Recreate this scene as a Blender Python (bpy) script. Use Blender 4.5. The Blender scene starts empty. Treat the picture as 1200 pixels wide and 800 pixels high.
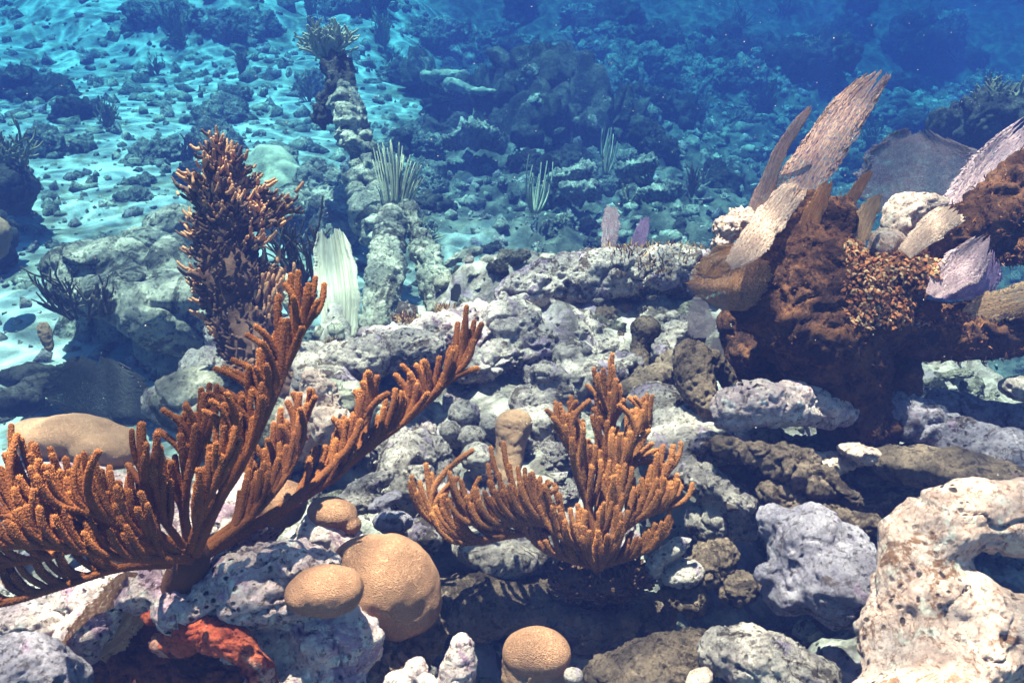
import bpy, bmesh, math, random
import numpy as np
from mathutils import Vector, Matrix
R = math.radians
random.seed(7); RNG = np.random.default_rng(7)
SC = bpy.context.scene; COL = SC.collection

# ------------------------------------------------------------------ camera
PITCH = 30.0; CAMZ = 1.7; F = 1039.0
cam = bpy.data.objects.new('camera', bpy.data.cameras.new('camera'))
COL.objects.link(cam); SC.camera = cam
cam.location = (0, 0, CAMZ); cam.rotation_euler = (R(90 - PITCH), 0, 0)
cam.data.sensor_width = 36; cam.data.lens = 36 * F / 1200
cam.data.clip_start = 0.02; cam.data.clip_end = 300
FWD = np.array((0, math.cos(R(PITCH)), -math.sin(R(PITCH))))
UPV = np.array((0, math.sin(R(PITCH)), math.cos(R(PITCH))))
RGT = np.array((1.0, 0, 0)); CAMP = np.array((0, 0, CAMZ))

# ------------------------------------------------------------------ light
SUN_EL, SUN_AZ = 77.0, -26.0          # azimuth from +Y towards +X: nearly overhead, a little beyond and left
SC.world = bpy.data.worlds.new('World'); SC.world.use_nodes = True
wn = SC.world.node_tree.nodes; wl = SC.world.node_tree.links
sky = wn.new('ShaderNodeTexSky'); sky.sky_type = 'NISHITA'; sky.sun_disc = False
sky.sun_elevation = R(SUN_EL); sky.sun_rotation = R(SUN_AZ)
wl.new(sky.outputs[0], wn['Background'].inputs[0]); wn['Background'].inputs[1].default_value = 0.05
sl = bpy.data.lights.new('sun', 'SUN'); sl.energy = 5.0; sl.angle = R(0.5); sl.color = (1.0, 0.73, 0.56)
sun = bpy.data.objects.new('sun', sl); COL.objects.link(sun)
sd = Vector((math.sin(R(SUN_AZ)) * math.cos(R(SUN_EL)), math.cos(R(SUN_AZ)) * math.cos(R(SUN_EL)), math.sin(R(SUN_EL))))
sun.rotation_euler = sd.to_track_quat('Z', 'Y').to_euler(); sun.location = (0, 0, 12)
SC.view_settings.view_transform = 'Standard'; SC.view_settings.look = 'None'
SC.view_settings.exposure = 3.35; SC.view_settings.gamma = 1.0
SC.cycles.use_denoising = True
SC.cycles.max_bounces = 6; SC.cycles.diffuse_bounces = 3; SC.cycles.glossy_bounces = 2
SC.cycles.transparent_max_bounces = 16; SC.cycles.volume_bounces = 0
SC.cycles.sample_clamp_indirect = 4.0
HAZE_D = 0.55; HAZE_COL = (0.0062, 0.0112, 0.046); HAZE_ABS = (0.21, 0.62, 0.73)

# ------------------------------------------------------------------ helpers
def far_d(d): return d if d < 2.9 else 2.9 + (d - 2.9) * 1.8
def P(px, py, d):
    d = far_d(d)
    return CAMP + d * (FWD + (px - 600) / F * RGT + (400 - py) / F * UPV)
def proj(p):
    q = np.asarray(p) - CAMP; z = q @ FWD
    return 600 + F * (q @ RGT) / z, 400 - F * (q @ UPV) / z, z
def px2m(r, d): return r / F * far_d(d)

def _h(ix, iy, iz, seed):
    n = (ix.astype(np.int64) * 374761393 + iy.astype(np.int64) * 668265263 + iz.astype(np.int64) * 2147483647 + seed * 974711) & 0xFFFFFFFF
    n = ((n ^ (n >> 13)) * 1274126177) & 0xFFFFFFFF
    n = ((n ^ (n >> 16)) * 2246822519) & 0xFFFFFFFF
    return ((n ^ (n >> 15)) & 0xFFFFFF) / float(0xFFFFFF)
def vnoise(p, seed=0):
    i = np.floor(p).astype(np.int64); f = p - i; f = f * f * f * (f * (f * 6 - 15) + 10)
    out = 0
    for a in (0, 1):
        wx = f[:, 0] if a else 1 - f[:, 0]
        for b in (0, 1):
            wy = f[:, 1] if b else 1 - f[:, 1]
            for c in (0, 1):
                wz = f[:, 2] if c else 1 - f[:, 2]
                out = out + wx * wy * wz * _h(i[:, 0] + a, i[:, 1] + b, i[:, 2] + c, seed)
    return out * 2 - 1
def fbm(p, o=4, seed=0, g=0.5, ridge=False):
    s = 0; a = 1; tot = 0
    for k in range(o):
        n = vnoise(p * (2.03 ** k) + k * 17.3, seed + k)
        if ridge: n = 1 - 2.6 * np.abs(n)
        s = s + a * n; tot += a; a *= g
    return s / tot
def worley(p, seed=0):
    i = np.floor(p).astype(np.int64); best = np.full(len(p), 9.0)
    for a in (-1, 0, 1):
        for b in (-1, 0, 1):
            for c in (-1, 0, 1):
                x, y, z = i[:, 0] + a, i[:, 1] + b, i[:, 2] + c
                q = np.stack([x + _h(x, y, z, seed), y + _h(x, y, z, seed + 1), z + _h(x, y, z, seed + 2)], 1)
                best = np.minimum(best, ((q - p) ** 2).sum(1))
    return np.sqrt(best)
def sm(a, b, x):
    t = np.clip((x - a) / (b - a), 0, 1); return t * t * (3 - 2 * t)

class MB:
    """Collects vertices and faces with a material index per face."""
    def __init__(s): s.v = []; s.f = []; s.m = []; s.n = 0; s.uv = []
    def add(s, verts, faces, m=0):
        s.v.append(np.asarray(verts, float)); s.f += [tuple(i + s.n for i in f) for f in faces]
        s.m += [m] * len(faces); s.n += len(verts)
    def tube(s, pts, rad, n=8, m=0, cap=True):
        pts = np.asarray(pts, float); rad = np.asarray(rad, float); k = len(pts)
        T = np.gradient(pts, axis=0); T /= np.linalg.norm(T, axis=1)[:, None] + 1e-12
        a = np.array((0.31, 0.83, 0.46)) if abs(T[0] @ np.array((0.31, 0.83, 0.46))) < .9 else np.array((1., 0, 0))
        N = a - T[0] * (a @ T[0]); N /= np.linalg.norm(N)
        if cap:
            e = T[-1] * rad[-1]
            pts = np.vstack([pts, pts[-1] + e * .55, pts[-1] + e * .9, pts[-1] + e]); rad = np.concatenate([rad, [rad[-1] * .83, rad[-1] * .42, rad[-1] * .02]])
            T = np.vstack([T, T[-1:], T[-1:], T[-1:]]); k += 3
        ang = np.linspace(0, 2 * math.pi, n, endpoint=False); V = []
        for i in range(k):
            N = N - T[i] * (N @ T[i]); N /= np.linalg.norm(N) + 1e-12; B = np.cross(T[i], N)
            V.append(pts[i] + rad[i] * (np.cos(ang)[:, None] * N + np.sin(ang)[:, None] * B))
        V = np.vstack(V)
        Fc = [(i * n + j, i * n + (j + 1) % n, (i + 1) * n + (j + 1) % n, (i + 1) * n + j) for i in range(k - 1) for j in range(n)]
        Fc.append(tuple(range(n - 1, -1, -1)))
        if cap: Fc.append(tuple((k - 1) * n + j for j in range(n)))
        s.add(V, Fc, m)
        return V
    def mesh(s, name):
        me = bpy.data.meshes.new(name)
        me.from_pydata(np.vstack(s.v).tolist(), [], s.f)
        me.polygons.foreach_set('material_index', np.array(s.m, dtype=np.int32)); me.update()
        return me

def crom(pts, n=8):
    """Catmull-Rom through rows of any width."""
    p = np.asarray(pts, float); p = np.vstack([2 * p[0] - p[1], p, 2 * p[-1] - p[-2]]); out = []
    for i in range(1, len(p) - 2):
        for t in np.linspace(0, 1, n, endpoint=False):
            a, b, c, d = p[i - 1], p[i], p[i + 1], p[i + 2]
            out.append(.5 * (2 * b + (c - a) * t + (2 * a - 5 * b + 4 * c - d) * t * t + (3 * b - a - 3 * c + d) * t ** 3))
    out.append(p[-2]); return np.array(out)

def link(name, me, mats, parent=None, smooth=True, origin=None):
    if origin is None and parent is None:
        co = np.empty(len(me.vertices) * 3); me.vertices.foreach_get('co', co); co = co.reshape(-1, 3)
        origin = np.array((co[:, 0].mean(), co[:, 1].mean(), co[:, 2].min()))
    o = bpy.data.objects.new(name, me); COL.objects.link(o)
    if parent is not None:
        o.parent = parent; org = np.array(WORLD(parent)); me.transform(Matrix.Translation(Vector(-org)))
    else:
        me.transform(Matrix.Translation(Vector(-np.asarray(origin)))); o.location = origin
    for m in (mats if isinstance(mats, (list, tuple)) else [mats]): me.materials.append(m)
    if smooth: me.polygons.foreach_set('use_smooth', np.ones(len(me.polygons), dtype=bool))
    return o
def WORLD(o):
    v = Vector((0, 0, 0))
    while o is not None: v = v + o.location; o = o.parent
    return v
LANDMARKS = []
def tag(o, label, cat, group=None, kind=None, landmark=None):
    if label: o['label'] = label
    if cat: o['category'] = cat
    if group: o['group'] = group
    if kind: o['kind'] = kind
    if landmark: LANDMARKS.append((proj(np.array(WORLD(o)))[:2] + (landmark,)))
    return o
def empty(name, loc, label, cat, group=None):
    o = bpy.data.objects.new(name, None); COL.objects.link(o); o.location = Vector(loc); o.empty_display_size = .05
    return tag(o, label, cat, group)

def ell_mesh(bm, c, axes):
    m = Matrix(((axes[0][0], axes[1][0], axes[2][0], c[0]), (axes[0][1], axes[1][1], axes[2][1], c[1]), (axes[0][2], axes[1][2], axes[2][2], c[2]), (0, 0, 0, 1)))
    bmesh.ops.create_icosphere(bm, subdivisions=4, radius=1, matrix=m)
def E(px, py, d, rx, ry=None, rz=None, rot=0):
    ry = rx if ry is None else ry; rz = (rx + ry) / 2 if rz is None else rz
    return ('E', px, py, d, rx, ry, rz, rot)
def T(*pts): return ('T', pts)

def remesh(bm_me, voxel, smooth):
    ob = bpy.data.objects.new('work', bm_me); COL.objects.link(ob)
    m = ob.modifiers.new('r', 'REMESH'); m.mode = 'VOXEL'; m.voxel_size = voxel
    if smooth:
        s = ob.modifiers.new('s', 'SMOOTH'); s.factor = .5; s.iterations = smooth
    dg = bpy.context.evaluated_depsgraph_get(); dg.update()
    me = bpy.data.meshes.new_from_object(ob.evaluated_get(dg))
    bpy.data.objects.remove(ob); bpy.data.meshes.remove(bm_me)
    return me
def getco(me):
    co = np.empty(len(me.vertices) * 3, np.float32); me.vertices.foreach_get('co', co); return co.reshape(-1, 3).astype(float)
def getno(me):
    no = np.empty(len(me.vertices) * 3, np.float32); me.vertex_normals.foreach_get('vector', no); return no.reshape(-1, 3).astype(float)
def setco(me, co):
    me.vertices.foreach_set('co', co.astype(np.float32).ravel()); me.update()
def roughen(me, size, seed, lump=.16, knob=.07, grit=.02, pit=.0, pscale=26.):
    """Limestone relief pushed along the normals: broad lumps, knobs, grit, borings."""
    co = getco(me); no = getno(me); q = co + seed * 3.7
    d = size * lump * fbm(q * (1.1 / size), 3, seed)
    me2 = q * (3.2 / size)
    w = worley(me2 + .35 * np.stack([vnoise(me2, 5), vnoise(me2, 6), vnoise(me2, 7)], 1), seed)
    d += size * knob * (.55 - w) * (1 + vnoise(me2 * .5, seed + 3))
    if knob > .025:
        w = worley(q * (8.5 / size) + .5 * np.stack([vnoise(me2 * 2, 15), vnoise(me2 * 2, 16), vnoise(me2 * 2, 17)], 1), seed + 21)
        d += size * knob * .42 * (.5 - w) * (1.2 + vnoise(me2 * .8, seed + 23))
        cr = np.abs(vnoise(q * (2.6 / size) + .4 * np.stack([vnoise(me2, 25), vnoise(me2, 26), vnoise(me2, 27)], 1), seed + 31))
        d -= size * knob * .9 * np.clip(1 - cr / .16, 0, 1) ** 1.5
    d += size * grit * fbm(q * (11 / size), 5, seed + 9, .65)
    if pit:
        w = worley(q * pscale * 2, seed + 4)
        msk = sm(-.1, .35, vnoise(q * pscale * .22, seed + 8))
        d -= pit * msk * (1 - sm(.12, .5, w))
    setco(me, co + no * d[:, None])
    return me
def shape(pieces, voxel=.007, smooth=5):
    bm = bmesh.new(); mb = MB()
    for p in pieces:
        if p[0] == 'E':
            _, px, py, d, rx, ry, rz, rot = p
            c = P(px, py, d); cr, sr = math.cos(R(rot)), math.sin(R(rot))
            ax = (RGT * cr + UPV * sr) * px2m(rx, d), (-RGT * sr + UPV * cr) * px2m(ry, d), FWD * px2m(rz, d)
            ell_mesh(bm, c, ax)
        else:
            q = crom(p[1], 6); pts = np.array([P(a, b, c) for a, b, c, _ in q]); rad = np.array([px2m(r, c) for _, _, c, r in q])
            # rounded start cap
            t0 = pts[0] - pts[1]; t0 /= np.linalg.norm(t0)
            pts = np.vstack([pts[0] + t0 * rad[0] * .9, pts[0] + t0 * rad[0] * .55, pts]); rad = np.concatenate([[rad[0] * .35, rad[0] * .8], rad])
            mb.tube(pts, rad, 18)
    me = bpy.data.meshes.new('w'); bm.to_mesh(me); bm.free()
    if mb.n:
        m2 = mb.mesh('t'); bm = bmesh.new(); bm.from_mesh(me); bm.from_mesh(m2); bm.to_mesh(me); bm.free(); bpy.data.meshes.remove(m2)
    return remesh(me, voxel, smooth)
_seed = [0]
def rock(name, label, cat, pieces, mat, size=None, voxel=.007, smooth=5, lump=.16, knob=.07, grit=.02, pit=.006, pscale=26., parent=None, group=None, landmark=None, seed=None):
    _seed[0] += 1
    me = shape(pieces, voxel * .72, smooth); co = getco(me)
    if size is None: size = float(np.sort(co.max(0) - co.min(0))[1]) * .5
    roughen(me, size, seed if seed is not None else _seed[0], lump, knob, grit, pit, pscale)
    o = link(name, me, mat, parent)
    if parent is None: tag(o, label, cat, group, None, landmark)
    elif label: o['label'] = label
    return o

# ------------------------------------------------------------------ materials
class NT:
    def __init__(s, name):
        s.m = bpy.data.materials.new(name); s.m.use_nodes = True; s.t = s.m.node_tree
        s.b = s.t.nodes['Principled BSDF']; s.out = s.t.nodes['Material Output']
        s.b.inputs['Roughness'].default_value = .9; s.b.inputs['Specular IOR Level'].default_value = .12
    def n(s, typ, **kw):
        x = s.t.nodes.new(typ)
        for k, v in kw.items(): setattr(x, k, v)
        return x
    def l(s, a, b): s.t.links.new(a, b)
    def coord(s, kind='Object'):
        return s.n('ShaderNodeTexCoord').outputs[kind]
    def noise(s, vec, scale, detail=6, rough=.55, dist=0.):
        x = s.n('ShaderNodeTexNoise'); x.inputs['Scale'].default_value = scale; x.inputs['Detail'].default_value = detail
        x.inputs['Roughness'].default_value = rough; x.inputs['Distortion'].default_value = dist; s.l(vec, x.inputs['Vector']); return x.outputs['Fac']
    def vor(s, vec, scale, feature='F1', out='Distance', rnd=1.):
        x = s.n('ShaderNodeTexVoronoi', feature=feature); x.inputs['Scale'].default_value = scale; x.inputs['Randomness'].default_value = rnd
        s.l(vec, x.inputs['Vector']); return x.outputs[out]
    def ramp(s, fac, *stops):
        x = s.n('ShaderNodeValToRGB'); e = x.color_ramp.elements
        while len(e) < len(stops): e.new(.5)
        for k, (p, c) in enumerate(stops):
            e[k].position = p; e[k].color = (c, c, c, 1) if isinstance(c, (int, float)) else tuple(c) + (1,)
        s.l(fac, x.inputs[0]); return x.outputs[0]
    def mix(s, fac, a, b, mode='MIX'):
        x = s.n('ShaderNodeMix', data_type='RGBA', blend_type=mode)
        for i, v in ((0, fac), (6, a), (7, b)):
            if isinstance(v, (int, float)): x.inputs[i].default_value = v
            elif isinstance(v, tuple): x.inputs[i].default_value = v + (1,)
            else: s.l(v, x.inputs[i])
        return x.outputs[2]
    def math(s, op, a, b=0.):
        x = s.n('ShaderNodeMath', operation=op)
        for i, v in ((0, a), (1, b)):
            if isinstance(v, (int, float)): x.inputs[i].default_value = v
            else: s.l(v, x.inputs[i])
        return x.outputs[0]
    def bump(s, h, strength, dist, prev=None):
        x = s.n('ShaderNodeBump'); x.inputs['Strength'].default_value = strength; x.inputs['Distance'].default_value = dist
        s.l(h, x.inputs['Height'])
        if prev is not None: s.l(prev, x.inputs['Normal'])
        return x.outputs[0]

def rock_mat(name, a, b, patch, turf, patch_t=.56, turf_t=.55, pit=.5, k=1.):
    t = NT(name); v = t.coord()
    n1 = t.noise(v, 16 * k, 8, .65); c = t.mix(t.ramp(n1, (.38, 0.), (.60, 1.)), a, b)
    n2 = t.noise(v, 7.5 * k, 8, .68, .9); c = t.mix(t.ramp(n2, (patch_t, 0.), (patch_t + .04, .9)), c, patch)
    n3 = t.noise(v, 11 * k, 10, .72, 1.1); c = t.mix(t.ramp(n3, (turf_t, 0.), (turf_t + .045, .95)), c, turf)
    n6 = t.noise(v, 4.2 * k, 6, .62, .8); c = t.mix(t.ramp(n6, (.47, 0.), (.62, .62)), c, tuple(.55 * x + .3 * y for x, y in zip(b, turf)))
    n4 = t.noise(v, 95 * k, 6, .75); c = t.mix(t.ramp(n4, (.36, .9), (.47, 0.)), c, turf)
    n5 = t.noise(v, 40 * k, 4, .6); c = t.mix(t.ramp(n5, (.58, 0.), (.66, .6)), c, tuple(min(.8, x * 1.35) for x in a))
    mq = t.n('ShaderNodeMix', data_type='RGBA'); mq.inputs[0].default_value = .02 / k; nz = t.n('ShaderNodeTexNoise'); nz.inputs['Scale'].default_value = 40 * k
    t.l(v, nz.inputs['Vector']); t.l(v, mq.inputs[6]); t.l(nz.outputs['Color'], mq.inputs[7])
    vp = t.vor(mq.outputs[2], 75 * k); pm = t.math('MULTIPLY', t.ramp(vp, (.18, 1.), (.34, 0.)), t.ramp(t.noise(v, 9 * k, 4), (.46, 0.), (.56, pit)))
    c = t.mix(pm, c, (.018, .013, .016))
    t.l(c, t.b.inputs['Base Color'])
    h = t.math('ADD', t.noise(v, 36 * k, 12, .78), t.math('MULTIPLY', pm, -.35))
    bp = t.bump(h, 1., .026 / k)
    bp = t.bump(t.vor(v, 130 * k), .6, .005 / k, bp)
    t.l(bp, t.b.inputs['Normal'])
    return t.m
M = {}
M['lime'] = rock_mat('limestone', (.60, .49, .42), (.33, .26, .24), (.32, .22, .29), (.09, .055, .04), .52, .525, .9)
M['pink'] = rock_mat('pink_limestone', (.80, .60, .53), (.52, .36, .36), (.40, .22, .30), (.12, .055, .035), .52, .555, 1.)
M['warm'] = rock_mat('warm_limestone', (.80, .57, .47), (.60, .39, .31), (.44, .28, .28), (.26, .12, .06), .59, .545, .9)
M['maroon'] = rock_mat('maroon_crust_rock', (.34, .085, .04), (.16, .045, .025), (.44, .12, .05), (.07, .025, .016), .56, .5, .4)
M['violet'] = rock_mat('violet_limestone', (.36, .30, .33), (.22, .18, .22), (.34, .22, .30), (.09, .06, .055), .55, .55, .8)
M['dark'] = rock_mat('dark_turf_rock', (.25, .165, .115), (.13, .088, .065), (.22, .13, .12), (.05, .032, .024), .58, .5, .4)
M['grey'] = rock_mat('grey_limestone', (.52, .42, .36), (.27, .215, .20), (.28, .20, .27), (.07, .048, .038), .52, .505, .9)
M['far'] = rock_mat('far_reef_rock', (.48, .43, .34), (.24, .21, .17), (.20, .16, .15), (.05, .045, .035), .57, .51, .6, .5)
M['palerock'] = rock_mat('pale_coral_rock', (.56, .50, .39), (.30, .27, .21), (.22, .18, .15), (.08, .065, .048), .57, .535, .6, .6)
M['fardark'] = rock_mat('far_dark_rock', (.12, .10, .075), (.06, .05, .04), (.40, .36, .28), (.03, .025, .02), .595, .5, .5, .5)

def coral_skin(name, a, b, cell, rim):
    t = NT(name); v = t.coord()
    c = t.mix(t.ramp(t.noise(v, 12, 8, .66, .5), (.40, 0.), (.60, 1.)), a, b)
    c = t.mix(t.ramp(t.noise(v, 30, 8, .7), (.57, 0.), (.70, .55)), c, rim)
    c = t.mix(t.ramp(t.noise(v, 17, 9, .72, 1.), (.60, 0.), (.66, .55)), c, tuple(x * .45 for x in a))
    w = t.vor(v, cell, 'DISTANCE_TO_EDGE')
    c = t.mix(t.ramp(w, (.03, .6), (.25, 0.)), c, rim)
    t.l(c, t.b.inputs['Base Color'])
    bp = t.bump(t.ramp(w, (.0, 1.), (.3, 0.)), .8, .003)
    bp = t.bump(t.noise(v, 26, 8, .62), .6, .014, bp)
    t.l(bp, t.b.inputs['Normal']); t.b.inputs['Roughness'].default_value = .7
    return t.m
M['brain'] = coral_skin('brain_coral_skin', (.29, .13, .07), (.205, .088, .046), 430, (.40, .215, .125))
M['lump'] = coral_skin('lump_coral_skin', (.27, .135, .075), (.34, .19, .11), 480, (.40, .24, .15))
M['dome'] = coral_skin('dome_coral_skin', (.30, .25, .17), (.22, .19, .13), 120, (.45, .40, .30))

def rod_mat(name, a, b, trans=.0, sheen=0.):
    t = NT(name); v = t.coord()
    c = t.mix(t.ramp(t.noise(v, 30, 5), (.35, 0.), (.65, 1.)), a, b)
    t.l(c, t.b.inputs['Base Color']); t.b.inputs['Roughness'].default_value = .8
    if sheen:
        t.b.inputs['Sheen Weight'].default_value = sheen; t.b.inputs['Sheen Tint'].default_value = (1, .6, .35, 1); t.b.inputs['Sheen Roughness'].default_value = .5
    t.l(t.bump(t.vor(v, 420), .6, .002), t.b.inputs['Normal'])
    if trans:
        tr = t.n('ShaderNodeBsdfTranslucent'); t.l(c, tr.inputs[0]); mx = t.n('ShaderNodeMixShader'); mx.inputs[0].default_value = trans
        t.l(t.b.outputs[0], mx.inputs[1]); t.l(tr.outputs[0], mx.inputs[2]); t.l(mx.outputs[0], t.out.inputs[0])
    return t.m
M['rod'] = rod_mat('sea_rod_skin', (.17, .052, .013), (.11, .034, .010))
M['polyp'] = rod_mat('sea_rod_polyps', (.48, .165, .042), (.34, .105, .026), .45)
M['poltip'] = rod_mat('sea_rod_pale_tips', (.78, .33, .09), (.66, .24, .06), .45)
M['rod2'] = rod_mat('tan_sea_rod_skin', (.21, .075, .024), (.14, .05, .017))
M['polyp2'] = rod_mat('tan_sea_rod_polyps', (.62, .29, .105), (.48, .205, .07), .45)
M['rodbase'] = rod_mat('sea_rod_holdfast', (.10, .035, .014), (.06, .022, .012))
M['plume'] = rod_mat('column_coral_trunk', (.11, .055, .034), (.065, .034, .024))
M['plumetip'] = rod_mat('column_coral_bristle', (.62, .31, .15), (.42, .19, .085), .3)
M['darkstem'] = rod_mat('dark_soft_coral', (.10, .07, .045), (.06, .045, .03))
M['palestem'] = rod_mat('pale_soft_coral', (.40, .36, .24), (.28, .25, .17), .2)
M['olivestem'] = rod_mat('olive_soft_coral', (.20, .16, .09), (.12, .10, .06))
M['algae'] = rod_mat('orange_algae', (.46, .17, .065), (.28, .095, .04), .4)
M['algaepale'] = rod_mat('tan_algae', (.48, .30, .16), (.34, .20, .10), .4)
M['turf'] = rod_mat('brown_turf_algae', (.13, .052, .022), (.07, .026, .013), .25)
M['stump'] = rock_mat('stump_rock', (.19, .075, .032), (.09, .036, .018), (.36, .165, .08), (.035, .015, .01), .60, .52, .3, 1.2)
M['sponge'] = rock_mat('red_sponge', (.62, .14, .06), (.42, .06, .028), (.70, .36, .26), (.14, .03, .015), .55, .54, .5, 1.3)
M['speck'] = rod_mat('drifting_speck', (.5, .44, .38), (.34, .28, .24), .3)

def fan_mat(name, a, b, vein, net=0., holes=.0, kx=26., ky=5., trans=.45, cells=46.):
    t = NT(name); uv = t.coord('UV')
    mp = t.n('ShaderNodeMapping'); mp.inputs['Scale'].default_value = (kx, ky, 1); t.l(uv, mp.inputs[0])
    n1 = t.noise(mp.outputs[0], 1., 6, .65, .3)
    c = t.mix(t.ramp(n1, (.40, 0.), (.62, 1.)), a, b)
    n2 = t.noise(mp.outputs[0], 3.2, 3, .6)
    c = t.mix(t.ramp(n2, (.58, 0.), (.68, .8)), c, vein)
    t.l(c, t.b.inputs['Base Color'])
    t.l(t.bump(n1, .9, .006, t.bump(n2, .8, .003)), t.b.inputs['Normal'])
    tr = t.n('ShaderNodeBsdfTranslucent'); t.l(c, tr.inputs[0])
    mx = t.n('ShaderNodeMixShader'); mx.inputs[0].default_value = trans
    t.l(t.b.outputs[0], mx.inputs[1]); t.l(tr.outputs[0], mx.inputs[2]); last = mx.outputs[0]
    if net or holes:
        if net:
            mq = t.n('ShaderNodeMapping'); mq.inputs['Scale'].default_value = (cells, cells, 1); t.l(t.coord('UV'), mq.inputs[0])
            w = t.vor(mq.outputs[0], 1., 'DISTANCE_TO_EDGE'); h = t.math('GREATER_THAN', w, net)
        else:
            mq = t.n('ShaderNodeMapping'); mq.inputs['Scale'].default_value = (kx * 5.5, ky * 9., 1); t.l(uv, mq.inputs[0])
            h = t.math('GREATER_THAN', t.noise(mq.outputs[0], 1., 2, .5), holes)
        tp = t.n('ShaderNodeBsdfTransparent'); m2 = t.n('ShaderNodeMixShader'); t.l(h, m2.inputs[0]); t.l(last, m2.inputs[1]); t.l(tp.outputs[0], m2.inputs[2]); last = m2.outputs[0]
    t.l(last, t.out.inputs[0])
    return t.m
M['fan_rose'] = fan_mat('rose_sea_fan', (.50, .29, .22), (.28, .14, .115), (.86, .60, .46), holes=.535)
M['fan_brown'] = fan_mat('brown_sea_fan', (.50, .22, .09), (.30, .12, .05), (.72, .42, .24), holes=.57, kx=16)
M['fan_pale'] = fan_mat('pale_sea_fan', (.86, .60, .46), (.58, .37, .29), (.88, .72, .60), holes=.535, kx=22)
M['fan_lilac'] = fan_mat('lilac_sea_fan', (.66, .44, .45), (.42, .26, .29), (.86, .66, .62), holes=.535, kx=20)
M['fan_grey'] = fan_mat('grey_sea_fan', (.34, .25, .26), (.23, .17, .19), (.56, .44, .40), holes=.51, kx=34, ky=20)
M['fan_net'] = fan_mat('net_sea_fan', (.42, .21, .10), (.30, .15, .075), (.60, .36, .20), net=.13, trans=.45, cells=58)
M['fan_white'] = fan_mat('white_sea_fan', (.84, .80, .68), (.62, .57, .46), (.82, .76, .64), holes=.68, kx=40, ky=1.6, trans=.6)
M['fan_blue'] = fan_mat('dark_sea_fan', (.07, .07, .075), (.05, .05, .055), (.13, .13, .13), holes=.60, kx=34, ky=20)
M['fan_tan'] = fan_mat('tan_sea_fan', (.56, .33, .18), (.38, .20, .11), (.74, .52, .36), holes=.58, kx=14, ky=3)
M['fan_purple'] = fan_mat('purple_sea_fan', (.34, .21, .36), (.22, .13, .25), (.54, .38, .52), holes=.58, kx=16)

# ------------------------------------------------------------------ water, haze
def water():  # unseen surface overhead, added to dapple the sunlight on the reef
    n = 90; xs = np.linspace(-30, 30, n); ys = np.linspace(-20, 46, n)
    X, Y = np.meshgrid(xs, ys); p = np.stack([X.ravel(), Y.ravel(), np.zeros(X.size)], 1)
    z = 3.0 + .05 * fbm(p * .8, 3, 3); V = np.stack([p[:, 0], p[:, 1], z], 1)
    mb = MB(); mb.add(V, [(j * n + i, j * n + i + 1, (j + 1) * n + i + 1, (j + 1) * n + i) for j in range(n - 1) for i in range(n - 1)])
    t = NT('painted_caustics_water'); v = t.coord()
    nz = t.n('ShaderNodeTexNoise'); nz.inputs['Scale'].default_value = 2.2; nz.inputs['Detail'].default_value = 2; t.l(v, nz.inputs['Vector'])
    mv = t.n('ShaderNodeMix', data_type='RGBA'); mv.inputs[0].default_value = .16; t.l(v, mv.inputs[6]); t.l(nz.outputs['Color'], mv.inputs[7])
    w1 = t.vor(mv.outputs[2], 4.2, 'DISTANCE_TO_EDGE'); w2 = t.vor(mv.outputs[2], 8.5, 'DISTANCE_TO_EDGE')
    f = t.math('MINIMUM', w1, t.math('ADD', t.math('MULTIPLY', w2, .8), .07))
    g = t.ramp(f, (.015, 1.), (.10, .50), (.25, .22))  # caustic light web painted as bright cell edges in the transparency colour
    tp = t.n('ShaderNodeBsdfTransparent'); t.l(g, tp.inputs[0]); t.l(tp.outputs[0], t.out.inputs[0])
    o = link('caustic_water_surface', mb.mesh('caustic_water_surface'), t.m, origin=(0, 0, 0)); o['kind'] = 'structure'
water()
def haze():
    bm = bmesh.new(); bmesh.ops.create_cube(bm, size=1); me = bpy.data.meshes.new('haze'); bm.to_mesh(me); bm.free()
    for v in me.vertices: v.co = Vector((v.co.x * 110, 22.5 + v.co.y * 51, -2.1 + v.co.z * 7.8))
    m = bpy.data.materials.new('sea_water_haze'); m.use_nodes = True; t = m.node_tree; t.nodes.remove(t.nodes['Principled BSDF'])
    pv = t.nodes.new('ShaderNodeVolumePrincipled'); pv.inputs['Color'].default_value = HAZE_COL + (1,); pv.inputs['Density'].default_value = HAZE_D
    pv.inputs['Absorption Color'].default_value = HAZE_ABS + (1,); pv.inputs['Anisotropy'].default_value = .0
    t.links.new(pv.outputs[0], t.nodes['Material Output'].inputs['Volume'])
    o = bpy.data.objects.new('haze', me); COL.objects.link(o); me.materials.append(m); o['kind'] = 'stuff'
haze()

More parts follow.
